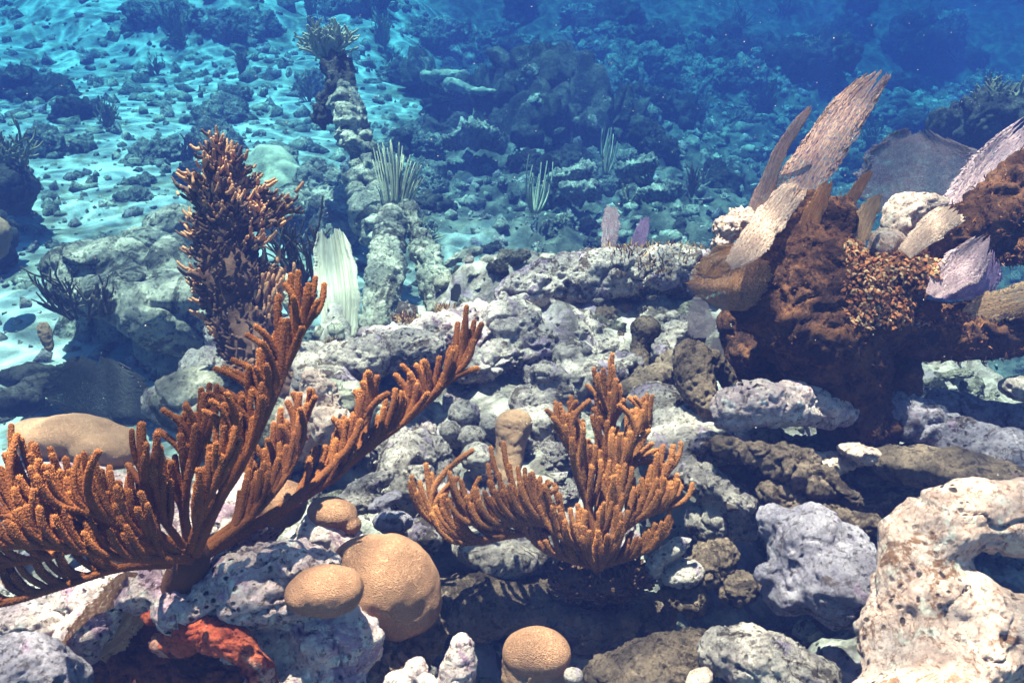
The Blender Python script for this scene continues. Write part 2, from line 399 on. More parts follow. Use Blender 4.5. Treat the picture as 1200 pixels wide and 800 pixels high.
# ------------------------------------------------------------------ seafloor
def reef_mask(x, y):
    xb = np.interp(y, [0, 1.15, 1.35, 1.7, 2.1, 2.6], [-4, -3.2, -1.05, -.62, -.62, -.4])
    wob = .12 * vnoise(np.stack([x * 3, y * 3, x * 0], 1), 31)
    a = sm(-.12, .16, x - xb + wob)
    back = np.interp(x, [-.6, -.2, .3, .8, 1.6, 4], [2.15, 2.25, 2.25, 2.05, 1.75, 1.6])
    return a * (1 - sm(-.15, .5, y - back + wob + .18 * vnoise(np.stack([x * 8, y * 8, x * 0], 1), 33)))
def ground(x, y):
    p = np.stack([x, y, np.zeros_like(x)], 1)
    m = reef_mask(x, y)
    sand = .0 + .035 * fbm(p * .9, 3, 1) + .012 * fbm(p * 5, 3, 2)
    yy = np.clip(y - 2.8, 0, 30); sl = .05 + .05 * sm(-1.5, .3, x / (.6 + .25 * y)) + .05 * sm(.3, 2.0, x / (.6 + .25 * y))
    sand = sand - np.minimum(sl * yy, 4.2) - .22 * sm(.8, 2.2, x) * sm(1.9, 2.8, y)
    sand = sand + .17 * np.maximum(y - 9 + .8 * vnoise(p * .25, 41), 0) * (1 - .6 * sm(22, 30, y)) + .5 * sm(7, 10, y) * fbm(p * .5, 4, 44)
    rub = sm(-.9, .6, x + .35 * (y - 3) * .2 + .8 * vnoise(p * .5, 8)) * sm(2.0, 2.8, y)
    sand += rub * (.10 * fbm(p * 1.6, 4, 4) + .09 * fbm(p * 5, 4, 5, .6, True) - .08)
    top = .555 + .08 * sm(1.5, 1.9, y) * sm(-.3, .1, x) + .10 * fbm(p * 2.2, 4, 11) + .05 * fbm(p * 6, 4, 12) + .07 * (.5 - worley(p * 7 + .3 * vnoise(p * 9, 5)[:, None], 13)) + .035 * (.5 - worley(p * 17, 14)) + .018 * fbm(p * 38, 3, 15)
    top -= .30 * np.exp(-(((x - .18) / .16) ** 2 + ((y - 1.02) / .16) ** 2))
    top -= .22 * np.exp(-(((x - .45) / .22) ** 2 + ((y - 1.2) / .2) ** 2))
    return sand * (1 - m) + top * m, m, rub
def ground_at(x, y): return float(ground(np.array([x]), np.array([y]))[0][0])
def seafloor():
    nx, ny = 440, 720
    w = .3 * np.exp(np.linspace(0, math.log(47 / .3), ny)); ys = w - 1.0
    s = np.linspace(-1, 1, nx); s = np.sign(s) * (np.abs(s) * .75 + .25 * np.abs(s) ** 3)
    X = s[None, :] * (2.2 + 1.08 * np.maximum(ys, 0))[:, None]; Y = np.repeat(ys[:, None], nx, 1)
    x, y = X.ravel(), Y.ravel(); z, m, rub = ground(x, y)
    mb = MB(); idx = np.arange(nx * ny).reshape(ny, nx)
    q = np.stack([idx[:-1, :-1], idx[:-1, 1:], idx[1:, 1:], idx[1:, :-1]], -1).reshape(-1, 4)
    me = bpy.data.meshes.new('seafloor'); me.from_pydata(np.stack([x, y, z], 1).tolist(), [], q.tolist())
    a = me.attributes.new('reef', 'FLOAT', 'POINT'); a.data.foreach_set('value', np.clip(m * 4, 0, 1).astype(np.float32))
    a = me.attributes.new('rubble', 'FLOAT', 'POINT'); a.data.foreach_set('value', np.clip(rub, 0, 1).astype(np.float32))
    t = NT('sand_and_reef'); v = t.coord()
    at = t.n('ShaderNodeAttribute', attribute_name='reef'); ar = t.n('ShaderNodeAttribute', attribute_name='rubble')
    sandc = t.mix(t.ramp(t.noise(v, 3., 8, .6), (.35, 0.), (.65, 1.)), (.40, .42, .39), (.24, .26, .245))
    patch = t.ramp(t.math('ADD', t.noise(v, 2.6, 10, .70, .5), t.math('MULTIPLY', ar.outputs['Fac'], .13)), (.44, 0.), (.60, .92))
    sandc = t.mix(patch, sandc, t.mix(t.noise(v, 14, 6, .7), (.05, .045, .03), (.17, .145, .10)))
    rubc = t.mix(t.ramp(t.noise(v, 9., 8, .7, .6), (.44, 0.), (.66, 1.)), (.028, .025, .02), (.12, .105, .08))
    rk = t.mix(t.ramp(t.noise(v, 11, 9, .68, .6), (.40, 0.), (.60, 1.)), (.36, .31, .27), (.09, .07, .06))
    rk = t.mix(t.ramp(t.noise(v, 6, 6, .6), (.56, 0.), (.66, .8)), rk, (.25, .18, .24))
    c = t.mix(t.math('MULTIPLY', ar.outputs['Fac'], .8), sandc, rubc); c = t.mix(at.outputs['Fac'], c, rk)
    t.l(c, t.b.inputs['Base Color'])
    t.l(t.bump(t.noise(v, 30, 10, .7), 1., .015, t.bump(t.noise(v, 7, 8, .6), .6, .05)), t.b.inputs['Normal'])
    o = link('seafloor', me, t.m, origin=(0, 0, 0)); o['kind'] = 'structure'
seafloor()


# ------------------------------------------------------------------ builders for soft corals, fans, algae
def polyp_spikes(mb, pts, rad, m, dens, L, w, tipm=None):
    """Short tapering polyps all over a tube."""
    pts = np.asarray(pts); rad = np.asarray(rad)
    seg = np.linalg.norm(np.diff(pts, axis=0), axis=1); area = (seg * (rad[1:] + rad[:-1]) * math.pi).sum()
    n = int(area * dens)
    if n < 3: return
    cum = np.concatenate([[0], np.cumsum(seg)]); tt = RNG.random(n) * (cum[-1] + rad[-1]) ; tt = np.minimum(tt, cum[-1])
    tip = tt >= cum[-1] - 1e-9
    c = np.stack([np.interp(tt, cum, pts[:, k]) for k in range(3)], 1); r = np.interp(tt, cum, rad)
    tg = np.gradient(pts, axis=0); tg /= np.linalg.norm(tg, axis=1)[:, None]
    tv = np.stack([np.interp(tt, cum, tg[:, k]) for k in range(3)], 1); tv /= np.linalg.norm(tv, axis=1)[:, None]
    rv = RNG.normal(size=(n, 3)); rv -= tv * (rv * tv).sum(1)[:, None]; rv /= np.linalg.norm(rv, axis=1)[:, None]
    k = RNG.random(n); rv[tip] = rv[tip] * np.sqrt(1 - k[tip, None] ** 2) + tv[tip] * k[tip, None]
    b = c + rv * (r * .96)[:, None]; dirn = rv + tv * .35 + RNG.normal(size=(n, 3)) * .25; dirn /= np.linalg.norm(dirn, axis=1)[:, None]
    s1 = np.cross(dirn, RNG.normal(size=(n, 3))); s1 /= np.linalg.norm(s1, axis=1)[:, None]; s2 = np.cross(dirn, s1)
    Ls = L * (.6 + .8 * RNG.random(n))[:, None]
    V = np.stack([b + s1 * w, b - .5 * s1 * w + .87 * s2 * w, b - .5 * s1 * w - .87 * s2 * w, b + dirn * Ls], 1).reshape(-1, 3)
    i = np.arange(n)[:, None] * 4
    hi = (tt > cum[-1] - max(.012, cum[-1] * .22)) if tipm is not None else np.zeros(n, bool)
    F3 = np.concatenate([i + (0, 1, 3), i + (1, 2, 3), i + (2, 0, 3)]).reshape(3, n, 3)
    mb.add(V, F3[:, ~hi].reshape(-1, 3).tolist(), m)
    if hi.any(): mb.n -= len(V); mb.v.pop(); mb.add(V, F3[:, hi].reshape(-1, 3).tolist(), tipm)

def slerp_path(p, d0, d1, L, n=7, wob=.0):
    out = [np.array(p)]; q = np.array(p, float)
    for k in range(n):
        t = (k + .5) / n; d = d0 * (1 - t) + d1 * t + RNG.normal(size=3) * wob; d /= np.linalg.norm(d)
        q = q + d * L / n; out.append(q)
    return np.array(out)

def sea_rod(name, label, group, base, limbs, mats, finger_px, up=(0, 1), polyp=True, base_blob=None, rodlen=1.):
    """base (px,py,d). limbs: (path [(px,py,d)..], limb radius px, finger spacing px, (len lo, hi) px, start fraction, tips [(px,py)])."""
    b = P(*base); root = empty(name, b, label, 'sea rod', group)
    U = up[0] * RGT + up[1] * UPV; U /= np.linalg.norm(U)
    if base_blob:
        mb = MB(); bb = P(*base_blob[:3]); rr = px2m(base_blob[3], base_blob[2])
        q = np.array([bb - np.array((0, 0, rr * 1.3)), bb - np.array((0, 0, rr * .4)), b, b + UPV * rr * .6])
        mb.tube(crom(q, 4), np.linspace(rr * 1.2, rr * .6, 13), 14)
        me = mb.mesh('holdfast'); roughen(me, rr, 3, .2, .15, .04); link('holdfast', me, M['rodbase'], root)
    for path, lr, sp, (l0, l1), st, tips in limbs:
        q = crom(np.array(path, float), 8); pts = np.array([P(*a) for a in q]); dm = q[:, 2].mean()
        mb = MB(); fr = px2m(finger_px, dm)
        rad = np.linspace(px2m(lr, dm) * .8, fr * 1.02, len(pts))
        mb.tube(pts, rad, 10, 0)
        if polyp: polyp_spikes(mb, pts, rad, 1, 160000 / (dm / 1.1) ** 2, .0015 * dm / 1.1, .00045 * dm / 1.1)
        def finger(path, r):
            k = len(path); rr = r * (.82 + .25 * np.sin(np.linspace(.3, 2.6, k))) * (1 + RNG.normal(size=k) * .03)
            mb.tube(path, rr, 9, 0)
            if polyp: polyp_spikes(mb, path, rr, 1, 230000 / (dm / 1.1) ** 2, .0015 * dm / 1.1, .00045 * dm / 1.1, 2)
        tg = np.gradient(pts, axis=0); tg /= np.linalg.norm(tg, axis=1)[:, None]
        seg = np.linalg.norm(np.diff(pts, axis=0), axis=1); cum = np.concatenate([[0], np.cumsum(seg)])
        s = st * cum[-1]; side = 1
        while s < cum[-1] * .985:
            c = np.array([np.interp(s, cum, pts[:, k]) for k in range(3)]); t = np.array([np.interp(s, cum, tg[:, k]) for k in range(3)])
            nrm = np.cross(t, FWD); nrm /= np.linalg.norm(nrm)
            if nrm @ U < 0: nrm = -nrm
            sd_ = 1 if RNG.random() < .72 else -.35
            a = RNG.uniform(.15, .75)
            d0 = t * math.cos(a) + nrm * sd_ * math.sin(a) + FWD * RNG.normal() * .34
            d0 /= np.linalg.norm(d0)
            d1 = U * 1.1 + t * .28 + RGT * RNG.normal() * .09 + FWD * RNG.normal() * .12; d1 /= np.linalg.norm(d1)
            L = px2m(RNG.uniform(l0, l1), dm) * 1.22 * (1 - .2 * s / cum[-1]); side = -side
            finger(slerp_path(c, d0, d1, L, 7, .03), fr * RNG.uniform(.86, 1.1))
            s += px2m(sp, dm) * .60 * RNG.uniform(.6, 1.4)
        for tx, ty in tips:
            tip = np.array((tx, ty)); pp = q[:, :2]; v = tip - pp; ln = np.linalg.norm(v, axis=1) + 1e-6
            tgt = np.gradient(pp, axis=0); tgt /= np.linalg.norm(tgt, axis=1)[:, None]
            cosang = (v * tgt).sum(1) / ln
            cost = np.abs(ln - (l0 + l1) / 2) + 40 * np.abs(cosang - .75); i = int(np.argmin(cost))
            c = pts[i]; e = P(tx, ty, q[i, 2] + RNG.normal() * .01); L = np.linalg.norm(e - c)
            tt = np.linspace(0, 1, 9)[:, None]; mid = c + tg[i] * L * .45 + (e - c) * .12
            finger((1 - tt) ** 2 * c + 2 * tt * (1 - tt) * mid + tt ** 2 * e, fr * RNG.uniform(.9, 1.1))
        link('branch', mb.mesh('branch'), list(mats), root)
    return root

def fan_mesh(rows, nu=36, nv=130, thick=.004, jag=.05, curl=.0, ripple=.0, seed=1, fray=.0, rib=0., tops=None):
    """rows from base to tip: (px left, py left, px right, py right, d left, d right). A sheet with real thickness, veins and a ragged edge."""
    q = crom(np.array(rows, float), max(3, nv // (len(rows) - 1))); nv = len(q)
    u = np.linspace(0, 1, nu); G = np.zeros((nv, nu, 3)); UVc = np.zeros((nv, nu, 2))
    for j in range(nv):
        a = P(q[j, 0], q[j, 1], q[j, 4]); b = P(q[j, 2], q[j, 3], q[j, 5])
        G[j] = a + (b - a) * u[:, None]; UVc[j, :, 0] = u; UVc[j, :, 1] = j / (nv - 1)
    # ragged tip: columns end at different heights
    top = 1 - fray * (np.abs(vnoise(np.stack([u * 9, u * 0 + seed, u * 0], 1), seed)) + .8 * np.abs(vnoise(np.stack([u * 27, u * 0 + seed, u * 0], 1), seed + 1)))
    if tops: top = top * np.interp(u, *tops)
    H = G.copy()
    for k in range(nu):
        t = np.linspace(0, top[k], nv)
        for a in range(3): H[:, k, a] = np.interp(t, np.linspace(0, 1, nv), G[:, k, a])
        UVc[:, k, 1] *= top[k]
    G = H
    # ragged sides
    w = (G[:, -1] - G[:, 0]); jn = np.arange(nv) * 1.0
    for side, k0 in ((0, 1), (-1, -1)):
        n = np.abs(vnoise(np.stack([jn * .47, jn * 0 + side * 5 + seed, jn * 0], 1), seed + 2)) * -1.3 * jag + vnoise(np.stack([jn * .09, jn * 0 + side * 5 + seed, jn * 0], 1), seed + 5) * jag
        prof = np.exp(-((u if side == 0 else 1 - u) / .12) ** 2)
        G += (k0 * n[:, None] * prof[None, :])[:, :, None] * w[:, None, :]
    du = np.gradient(G, axis=1); dv = np.gradient(G, axis=0); N = np.cross(du, dv); N /= np.linalg.norm(N, axis=2)[:, :, None] + 1e-9
    wd = np.linalg.norm(w, axis=1).max()
    bend = curl * wd * np.sin(u * math.pi)[None, :] + ripple * wd * (vnoise(np.stack([(UVc[:, :, 0] * 3).ravel(), (UVc[:, :, 1] * 3).ravel(), np.full(nv * nu, seed * 1.3)], 1), seed)).reshape(nv, nu)
    thick = thick * .45
    if rib: bend = bend + rib * np.sin(u * 34 + 2 * np.sin(u * 9))[None, :]
    G = G + N * bend[:, :, None]
    e = np.minimum(1, np.minimum(u, 1 - u) * 9 + .3)[None, :] * np.ones((nv, 1))
    A = G + N * (thick * .5 * e)[:, :, None]; B = G - N * (thick * .5 * e)[:, :, None]
    V = np.vstack([A.reshape(-1, 3), B.reshape(-1, 3)]); o = nv * nu; Fc = []
    for j in range(nv - 1):
        for k in range(nu - 1):
            i = j * nu + k; Fc.append((i, i + 1, i + nu + 1, i + nu)); Fc.append((o + i, o + i + nu, o + i + nu + 1, o + i + 1))
    for j in range(nv - 1):
        i = j * nu; Fc.append((i, i + nu, o + i + nu, o + i)); i += nu - 1; Fc.append((i, o + i, o + i + nu, i + nu))
    for k in range(nu - 1):
        i = (nv - 1) * nu + k; Fc.append((i, i + 1, o + i + 1, o + i)); Fc.append((k, o + k, o + k + 1, k + 1))
    me = bpy.data.meshes.new('blade'); me.from_pydata(V.tolist(), [], Fc)
    uvv = np.vstack([UVc.reshape(-1, 2)] * 2); lay = me.uv_layers.new(name='UVMap')
    li = np.empty(len(me.loops), np.int32); me.loops.foreach_get('vertex_index', li); lay.data.foreach_set('uv', uvv[li].astype(np.float32).ravel())
    me.update(); return me
def fan(name, label, rows, mat, group=None, landmark=None, stem_px=None, cat='sea fan', **kw):
    me = fan_mesh(rows, **kw)
    if stem_px:
        r0 = rows[0]; base = P((r0[0] + r0[2]) / 2, (r0[1] + r0[3]) / 2, (r0[4] + r0[5]) / 2)
        root = empty(name, base, label, cat, group); link('blade', me, mat, root)
        mb = MB(); q = rows[-1]; tip = P((q[0] + q[2]) / 2, (q[1] + q[3]) / 2, (q[4] + q[5]) / 2); d = rows[0][4]; r = px2m(stem_px, d)
        tip = base + (tip - base) * .45
        mb.tube(np.array([base - (tip - base) * .06 + (tip - base) * t for t in np.linspace(0, 1, 8)]), np.linspace(r, r * .3, 8), 8)
        link('stalk', mb.mesh('stalk'), mat, root)
        if landmark: tag(root, None, None, landmark=landmark)
        return root
    return tag(link(name, me, mat), label, cat, group, landmark=landmark)

def tufts(name, label, cat, pts, nos, mats, L, w, n_curl=4, kind=None, parent=None, curl=.9, landmark=None, lean=(0, 0, .4)):
    """Curled little blades of algae standing on given points."""
    mb = MB(); lean = np.array(lean)
    for p, n in zip(pts, nos):
        l = L * RNG.uniform(.5, 1.3); ww = w * RNG.uniform(.6, 1.3)
        d = n + lean + RNG.normal(size=3) * .5; d /= np.linalg.norm(d)
        s = np.cross(d, RNG.normal(size=3)); s /= np.linalg.norm(s); q = p - d * l * .1; V = []
        for k in range(n_curl + 1):
            f = k / n_curl; wk = ww * (math.sin(math.pi * (.18 + .72 * f)) + .1)
            V += [q - s * wk, q + s * wk]; d = d + np.cross(s, d) * curl / n_curl + RNG.normal(size=3) * .18; d /= np.linalg.norm(d)
            s = s - d * (s @ d) + RNG.normal(size=3) * .15; s /= np.linalg.norm(s); q = q + d * l / n_curl
        mb.add(V, [(2 * k, 2 * k + 1, 2 * k + 3, 2 * k + 2) for k in range(n_curl)], int(RNG.integers(len(mats))))
    o = link(name, mb.mesh(name), mats, parent)
    if parent is None: tag(o, label, cat, None, kind, landmark)
    elif kind: o['kind'] = kind
    return o
def surf_points(o, n, cond=None):
    me = o.data; co = getco(me) + np.array(WORLD(o)); no = getno(me)
    idx = np.arange(len(co)) if cond is None else np.nonzero(cond(co, no))[0]
    if len(idx) == 0: return [], []
    idx = RNG.choice(idx, min(n, len(idx)), replace=False); return co[idx], no[idx]

def bush_mesh(n, h, spread, r, seed, fork=2, planar=0., curve=.4, stiff=.1):
    """An upright colony of thin forking stems, as local geometry."""
    rg = np.random.default_rng(seed); mb = MB()
    def grow(p, d, L, rad, lev):
        k = 6; q = p.copy(); pts = [q.copy()]
        for i in range(k):
            d = d + np.array((0, 0, curve / k)) + rg.normal(size=3) * stiff; d[1] *= (1 - planar * .3); d /= np.linalg.norm(d); q = q + d * L / k; pts.append(q.copy())
        mb.tube(pts, np.linspace(rad, rad * .75, k + 1), 6)
        if lev < fork:
            for _ in range(2 if rg.random() < .7 else 3):
                i = rg.integers(2, k + 1); e = d + rg.normal(size=3) * .5; e[1] *= (1 - planar); e /= np.linalg.norm(e)
                grow(pts[i], e, L * rg.uniform(.55, .9), rad * .8, lev + 1)
    for i in range(n):
        a = rg.uniform(-1, 1); d = np.array((a * spread, rg.uniform(-1, 1) * spread * (1 - planar), 1.)); d /= np.linalg.norm(d)
        grow(np.array((a * spread * h * .15, rg.normal() * .01 * (1 - planar), -.02)), d, h * rg.uniform(.35, .55), r, 0)
    return mb

# ================================================================== near reef, bottom left
rock('encrusted_rock', 'pink and white crusted rock with red sponge below the large sea rod', 'rock',
     [E(300, 690, 1.20, 105, 42, 70, -4), E(345, 660, 1.2, 60, 26, 50), E(235, 700, 1.19, 60, 38, 60, 15), E(395, 745, 1.2, 60, 52, 60), E(330, 745, 1.23, 70, 50, 50), E(170, 690, 1.2, 34, 22, 40, 20), E(360, 810, 1.2, 90, 40, 70)],
     M['pink'], voxel=.0055, lump=.14, knob=.10, grit=.03, pit=.007, landmark='the pink crusted rock')
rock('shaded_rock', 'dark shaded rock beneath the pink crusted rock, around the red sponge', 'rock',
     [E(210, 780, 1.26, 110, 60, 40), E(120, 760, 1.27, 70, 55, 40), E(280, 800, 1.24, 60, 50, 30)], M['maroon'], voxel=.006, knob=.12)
rock('red_sponge', 'bright red orange sponge crusting the edge of the pink rock', 'sponge',
     [T((196, 706, 1.16, 10), (216, 724, 1.145, 15), (240, 740, 1.135, 19), (268, 752, 1.13, 19), (292, 764, 1.125, 16), (308, 784, 1.12, 15), (300, 816, 1.12, 18)), E(226, 738, 1.16, 26, 16, 10), E(282, 752, 1.135, 24, 9, 10), E(190, 722, 1.17, 26, 14, 8), E(205, 752, 1.18, 30, 16, 10), E(300, 790, 1.13, 20, 18, 10)],
     M['sponge'], voxel=.004, knob=.09, lump=.22, grit=.02, pit=.004, pscale=40)
fan('folded_fan_blade', 'brown folded sea fan blade at bottom left behind the red sponge',
    [(66, 762, 120, 775, 1.15, 1.19), (84, 738, 150, 752, 1.15, 1.2), (108, 706, 170, 722, 1.16, 1.2), (132, 680, 178, 690, 1.17, 1.2), (148, 668, 160, 670, 1.18, 1.19)], M['fan_tan'], nu=24, thick=.006, jag=.05, curl=-.22, seed=4)
rock('purple_rock', 'pale purple rock at the bottom left corner', 'rock', [E(28, 788, 1.1, 64, 44, 50, -10), E(70, 800, 1.12, 34, 30, 40)], M['violet'], voxel=.005, landmark='the purple corner rock', lump=.1)
rock('mottled_rock', 'blue grey mottled rock under the left tips of the large sea rod', 'rock', [E(40, 725, 1.24, 60, 28, 50, 10), E(115, 735, 1.22, 50, 30, 50, 35), E(110, 690, 1.26, 50, 28, 50)], M['pink'], voxel=.006)
rock('ledge_rock', 'pinkish rock lying behind the large sea rod below the smooth brown lump coral', 'rock', [E(90, 590, 1.42, 95, 45, 60), E(200, 620, 1.4, 90, 50, 60), E(280, 600, 1.45, 60, 45, 60)], M['pink'], voxel=.007)
rock('lump_coral', 'smooth brown loaf shaped lump coral behind the large sea rod', 'coral',
     [E(80, 512, 1.48, 58, 27, 50, 4), E(125, 524, 1.48, 48, 27, 48, -6), E(48, 508, 1.48, 32, 20, 40)], M['lump'], voxel=.005, smooth=10, lump=.10, knob=.012, grit=.003, pit=0, landmark='the brown lump coral')
rock('buried_coral', 'pale tan coral head half hidden by sea rod fingers', 'coral', [E(330, 590, 1.36, 30, 28, 30)], M['brain'], voxel=.005, smooth=6, lump=.08, knob=.01, grit=.003, pit=0)
rock('brown_capped_rock', 'small purple rock with a tan coral cap right of the large sea rod', 'rock', [E(382, 628, 1.33, 38, 28, 34), E(360, 640, 1.33, 26, 20, 30), E(405, 640, 1.33, 26, 24, 30)], M['pink'], voxel=.005)
rock('capping_coral', 'tan coral cap on the small purple rock beside the large sea rod', 'coral', [E(390, 601, 1.325, 30, 20, 28, -12), E(410, 615, 1.325, 14, 12, 20)], M['brain'], voxel=.004, lump=.1, knob=.02, grit=.004, pit=0)
rock('boulder_coral', 'larger smooth tan boulder coral above the crusted rock, bottom centre', 'coral',
     [E(452, 685, 1.25, 62, 58, 58, -18), E(470, 705, 1.25, 46, 46, 46), E(430, 660, 1.25, 40, 34, 40)], M['brain'], voxel=.005, smooth=12, lump=.10, knob=.012, grit=.003, pit=0, landmark='the large tan boulder coral')
rock('boulder_coral', 'smaller tan boulder coral lobe leaning on the larger boulder coral', 'coral', [E(384, 692, 1.13, 45, 31, 34, 6), E(360, 698, 1.13, 26, 22, 28)], M['brain'], voxel=.005, smooth=10, lump=.10, knob=.012, grit=.003, pit=0)
rock('pitted_rock', 'brown pitted rock that carries the larger tan boulder coral', 'rock', [E(455, 765, 1.27, 58, 50, 50), E(500, 745, 1.3, 24, 30, 36), E(430, 800, 1.22, 40, 30, 36)], M['dark'], voxel=.0055, pit=.012, knob=.12)
rock('knobby_rock', 'small white knob of rock standing between the two tan corals at the bottom', 'rock', [T((532, 820, 1.18, 24), (538, 785, 1.18, 20), (541, 757, 1.18, 15)), T((520, 800, 1.18, 10), (530, 765, 1.17, 8))], M['pink'], voxel=.004, lump=.2)
rock('knobby_rock', 'low white knobs of rock left of the standing white knob', 'rock', [E(487, 785, 1.2, 14, 18, 14), E(465, 800, 1.19, 18, 14, 14), E(505, 802, 1.18, 14, 12, 12)], M['pink'], voxel=.004, lump=.2)
root = empty('brain_coral', P(628, 800, 1.2), 'round tan brain coral on a short stalk at the bottom edge', 'coral')
rock('coral_head', None, None, [E(629, 766, 1.2, 41, 31, 38, -3)], M['brain'], voxel=.004, smooth=4, lump=.05, knob=.01, grit=.004, pit=0, parent=root)
rock('stalk', None, None, [T((628, 830, 1.2, 40), (628, 795, 1.2, 36), (628, 772, 1.2, 36))], M['lump'], voxel=.005, pit=.006, parent=root)
tag(root, None, None, landmark='the round brain coral')
rock('pebble_rock', 'small dark pebble right of the round brain coral', 'rock', [E(672, 792, 1.17, 12, 10, 12)], M['grey'], voxel=.003)

# ================================================================== bottom centre and right
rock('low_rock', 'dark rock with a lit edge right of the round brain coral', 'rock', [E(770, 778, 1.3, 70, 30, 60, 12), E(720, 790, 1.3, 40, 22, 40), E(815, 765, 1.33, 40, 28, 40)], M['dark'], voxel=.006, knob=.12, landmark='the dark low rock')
rock('dark_bottom_rock', 'dark rock with pale knobs left of the big sunlit rock', 'rock', [E(895, 775, 1.22, 60, 36, 50, -8), E(845, 765, 1.22, 26, 22, 30, 30), E(935, 800, 1.2, 50, 34, 40), E(880, 745, 1.24, 26, 14, 26)], M['grey'], voxel=.005, knob=.13)
rock('stub_rock', 'pale rock stub at the bottom edge below the dark knobbed rock', 'rock', [E(820, 795, 1.18, 18, 12, 18, 30)], M['warm'], voxel=.004)
rock('sunlit_rock', 'big sunlit cream rock with two arms around a dark hollow, bottom right', 'rock',
     [T((1055, 700, 1.14, 36), (1090, 640, 1.15, 46), (1135, 606, 1.16, 42), (1200, 606, 1.18, 46), (1260, 610, 1.2, 50)),
      T((1040, 745, 1.12, 44), (1095, 715, 1.13, 66), (1160, 745, 1.13, 66), (1250, 770, 1.13, 60)), E(1100, 770, 1.1, 100, 60, 70), E(1110, 690, 1.15, 46, 46, 46), E(1080, 820, 1.05, 90, 50, 60)],
     M['warm'], voxel=.0055, smooth=8, lump=.12, knob=.05, grit=.018, pit=.006, landmark='the big sunlit rock')
rock('bluish_rock', 'long blue grey rock in shade leaning on the big sunlit rock', 'rock',
     [E(945, 640, 1.38, 48, 48, 50, -35), E(985, 690, 1.33, 54, 52, 50, -30), E(905, 612, 1.4, 22, 26, 26), E(990, 650, 1.38, 40, 40, 40), E(897, 672, 1.36, 16, 14, 16), E(930, 690, 1.36, 30, 40, 40, -40)], M['violet'], voxel=.006, lump=.14, landmark='the blue grey leaning rock')
rock('lit_ledge_rock', 'rock with a bright top ledge above the dark hollow, right of the central sea rod', 'rock', [E(830, 568, 1.55, 34, 20, 40, -25), E(860, 588, 1.52, 28, 16, 36, -20), E(800, 552, 1.6, 22, 18, 30), E(845, 610, 1.56, 44, 28, 40)], M['grey'], voxel=.006, knob=.12, landmark='the bright ledge rock')
rock('hook_rock', 'small hooked pale rock right of the central sea rod base', 'rock', [T((765, 672, 1.42, 9), (775, 655, 1.41, 10), (795, 640, 1.41, 9), (808, 632, 1.42, 7)), E(800, 672, 1.43, 30, 18, 30, 15)], M['lime'], voxel=.004, lump=.22)
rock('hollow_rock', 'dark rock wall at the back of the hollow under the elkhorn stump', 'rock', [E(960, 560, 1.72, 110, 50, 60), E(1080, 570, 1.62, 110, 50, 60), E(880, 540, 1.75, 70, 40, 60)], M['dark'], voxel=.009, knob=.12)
rock('ridge_rock', 'long grey ridge of rock running right from the elkhorn stump foot', 'rock', [T((1040, 482, 1.66, 24), (1110, 505, 1.62, 32), (1180, 540, 1.56, 36), (1260, 575, 1.5, 40)), T((1100, 470, 1.74, 22), (1170, 490, 1.7, 26), (1250, 515, 1.66, 30)), E(1190, 570, 1.58, 70, 30, 50)], M['violet'], voxel=.008, lump=.18, landmark='the grey ridge rock')
rock('ridge_rock', 'low brown rock in shade below the grey ridge at right', 'rock', [E(1150, 560, 1.5, 70, 30, 40, -12), E(1060, 545, 1.55, 50, 24, 40, -10)], M['dark'], voxel=.008)
rock('round_coral', 'dark round coral knob with a sunlit top at the right edge', 'coral', [E(1196, 455, 1.62, 26, 15, 24, -10)], M['grey'], voxel=.005)
rock('floor_rock', 'jagged rock with a sunlit rim under the stump base', 'rock', [E(1008, 530, 1.55, 26, 10, 24, -14), E(975, 542, 1.6, 34, 12, 30)], M['warm'], voxel=.005, knob=.14)
rock('ledge_crag', 'brown craggy ledge running down to the right below the pale rock limb', 'rock', [T((850, 520, 1.52, 14), (900, 534, 1.5, 18), (950, 556, 1.47, 18), (1000, 586, 1.44, 16))], M['dark'], voxel=.005, knob=.2, lump=.3)
rock('ledge_crag', 'low brown craggy ledge between the blue grey rock and the grey ridge', 'rock', [T((900, 580, 1.48, 14), (960, 596, 1.46, 17), (1020, 615, 1.42, 16))], M['dark'], voxel=.005, knob=.2, lump=.3)
rock('ledge_crag', 'brown crag in the hollow between the bright ledge rock and blue grey rock', 'rock', [E(830, 660, 1.45, 34, 20, 30, 30), E(865, 690, 1.42, 26, 18, 26, 20), E(800, 700, 1.44, 30, 16, 26)], M['dark'], voxel=.005, knob=.2, lump=.3)
rock('limb_rock', 'thick pale rock limb with a sunlit top left of the elkhorn stump', 'rock', [T((860, 482, 1.53, 27), (892, 470, 1.53, 27), (930, 472, 1.56, 25), (985, 478, 1.62, 24))], M['pink'], voxel=.005, knob=.10, landmark='the pale rock limb')
rock('bent_coral', 'dark knuckle shaped coral bent beside the pale rock limb', 'coral', [T((808, 418, 1.74, 22), (815, 440, 1.72, 24), (826, 468, 1.7, 20), (842, 492, 1.7, 15)), T((815, 420, 1.73, 18), (842, 430, 1.75, 15), (856, 448, 1.76, 11))], M['dark'], voxel=.005, lump=.1, landmark='the dark bent coral')
rock('step_rock', 'sunlit step of rock between the dark bent coral and the central sea rod', 'rock', [E(800, 495, 1.75, 46, 20, 40, 12), E(770, 470, 1.85, 34, 18, 36, 8), E(830, 520, 1.68, 50, 28, 40), E(780, 520, 1.7, 40, 24, 40)], M['lime'], voxel=.006, landmark='the sunlit step rock')

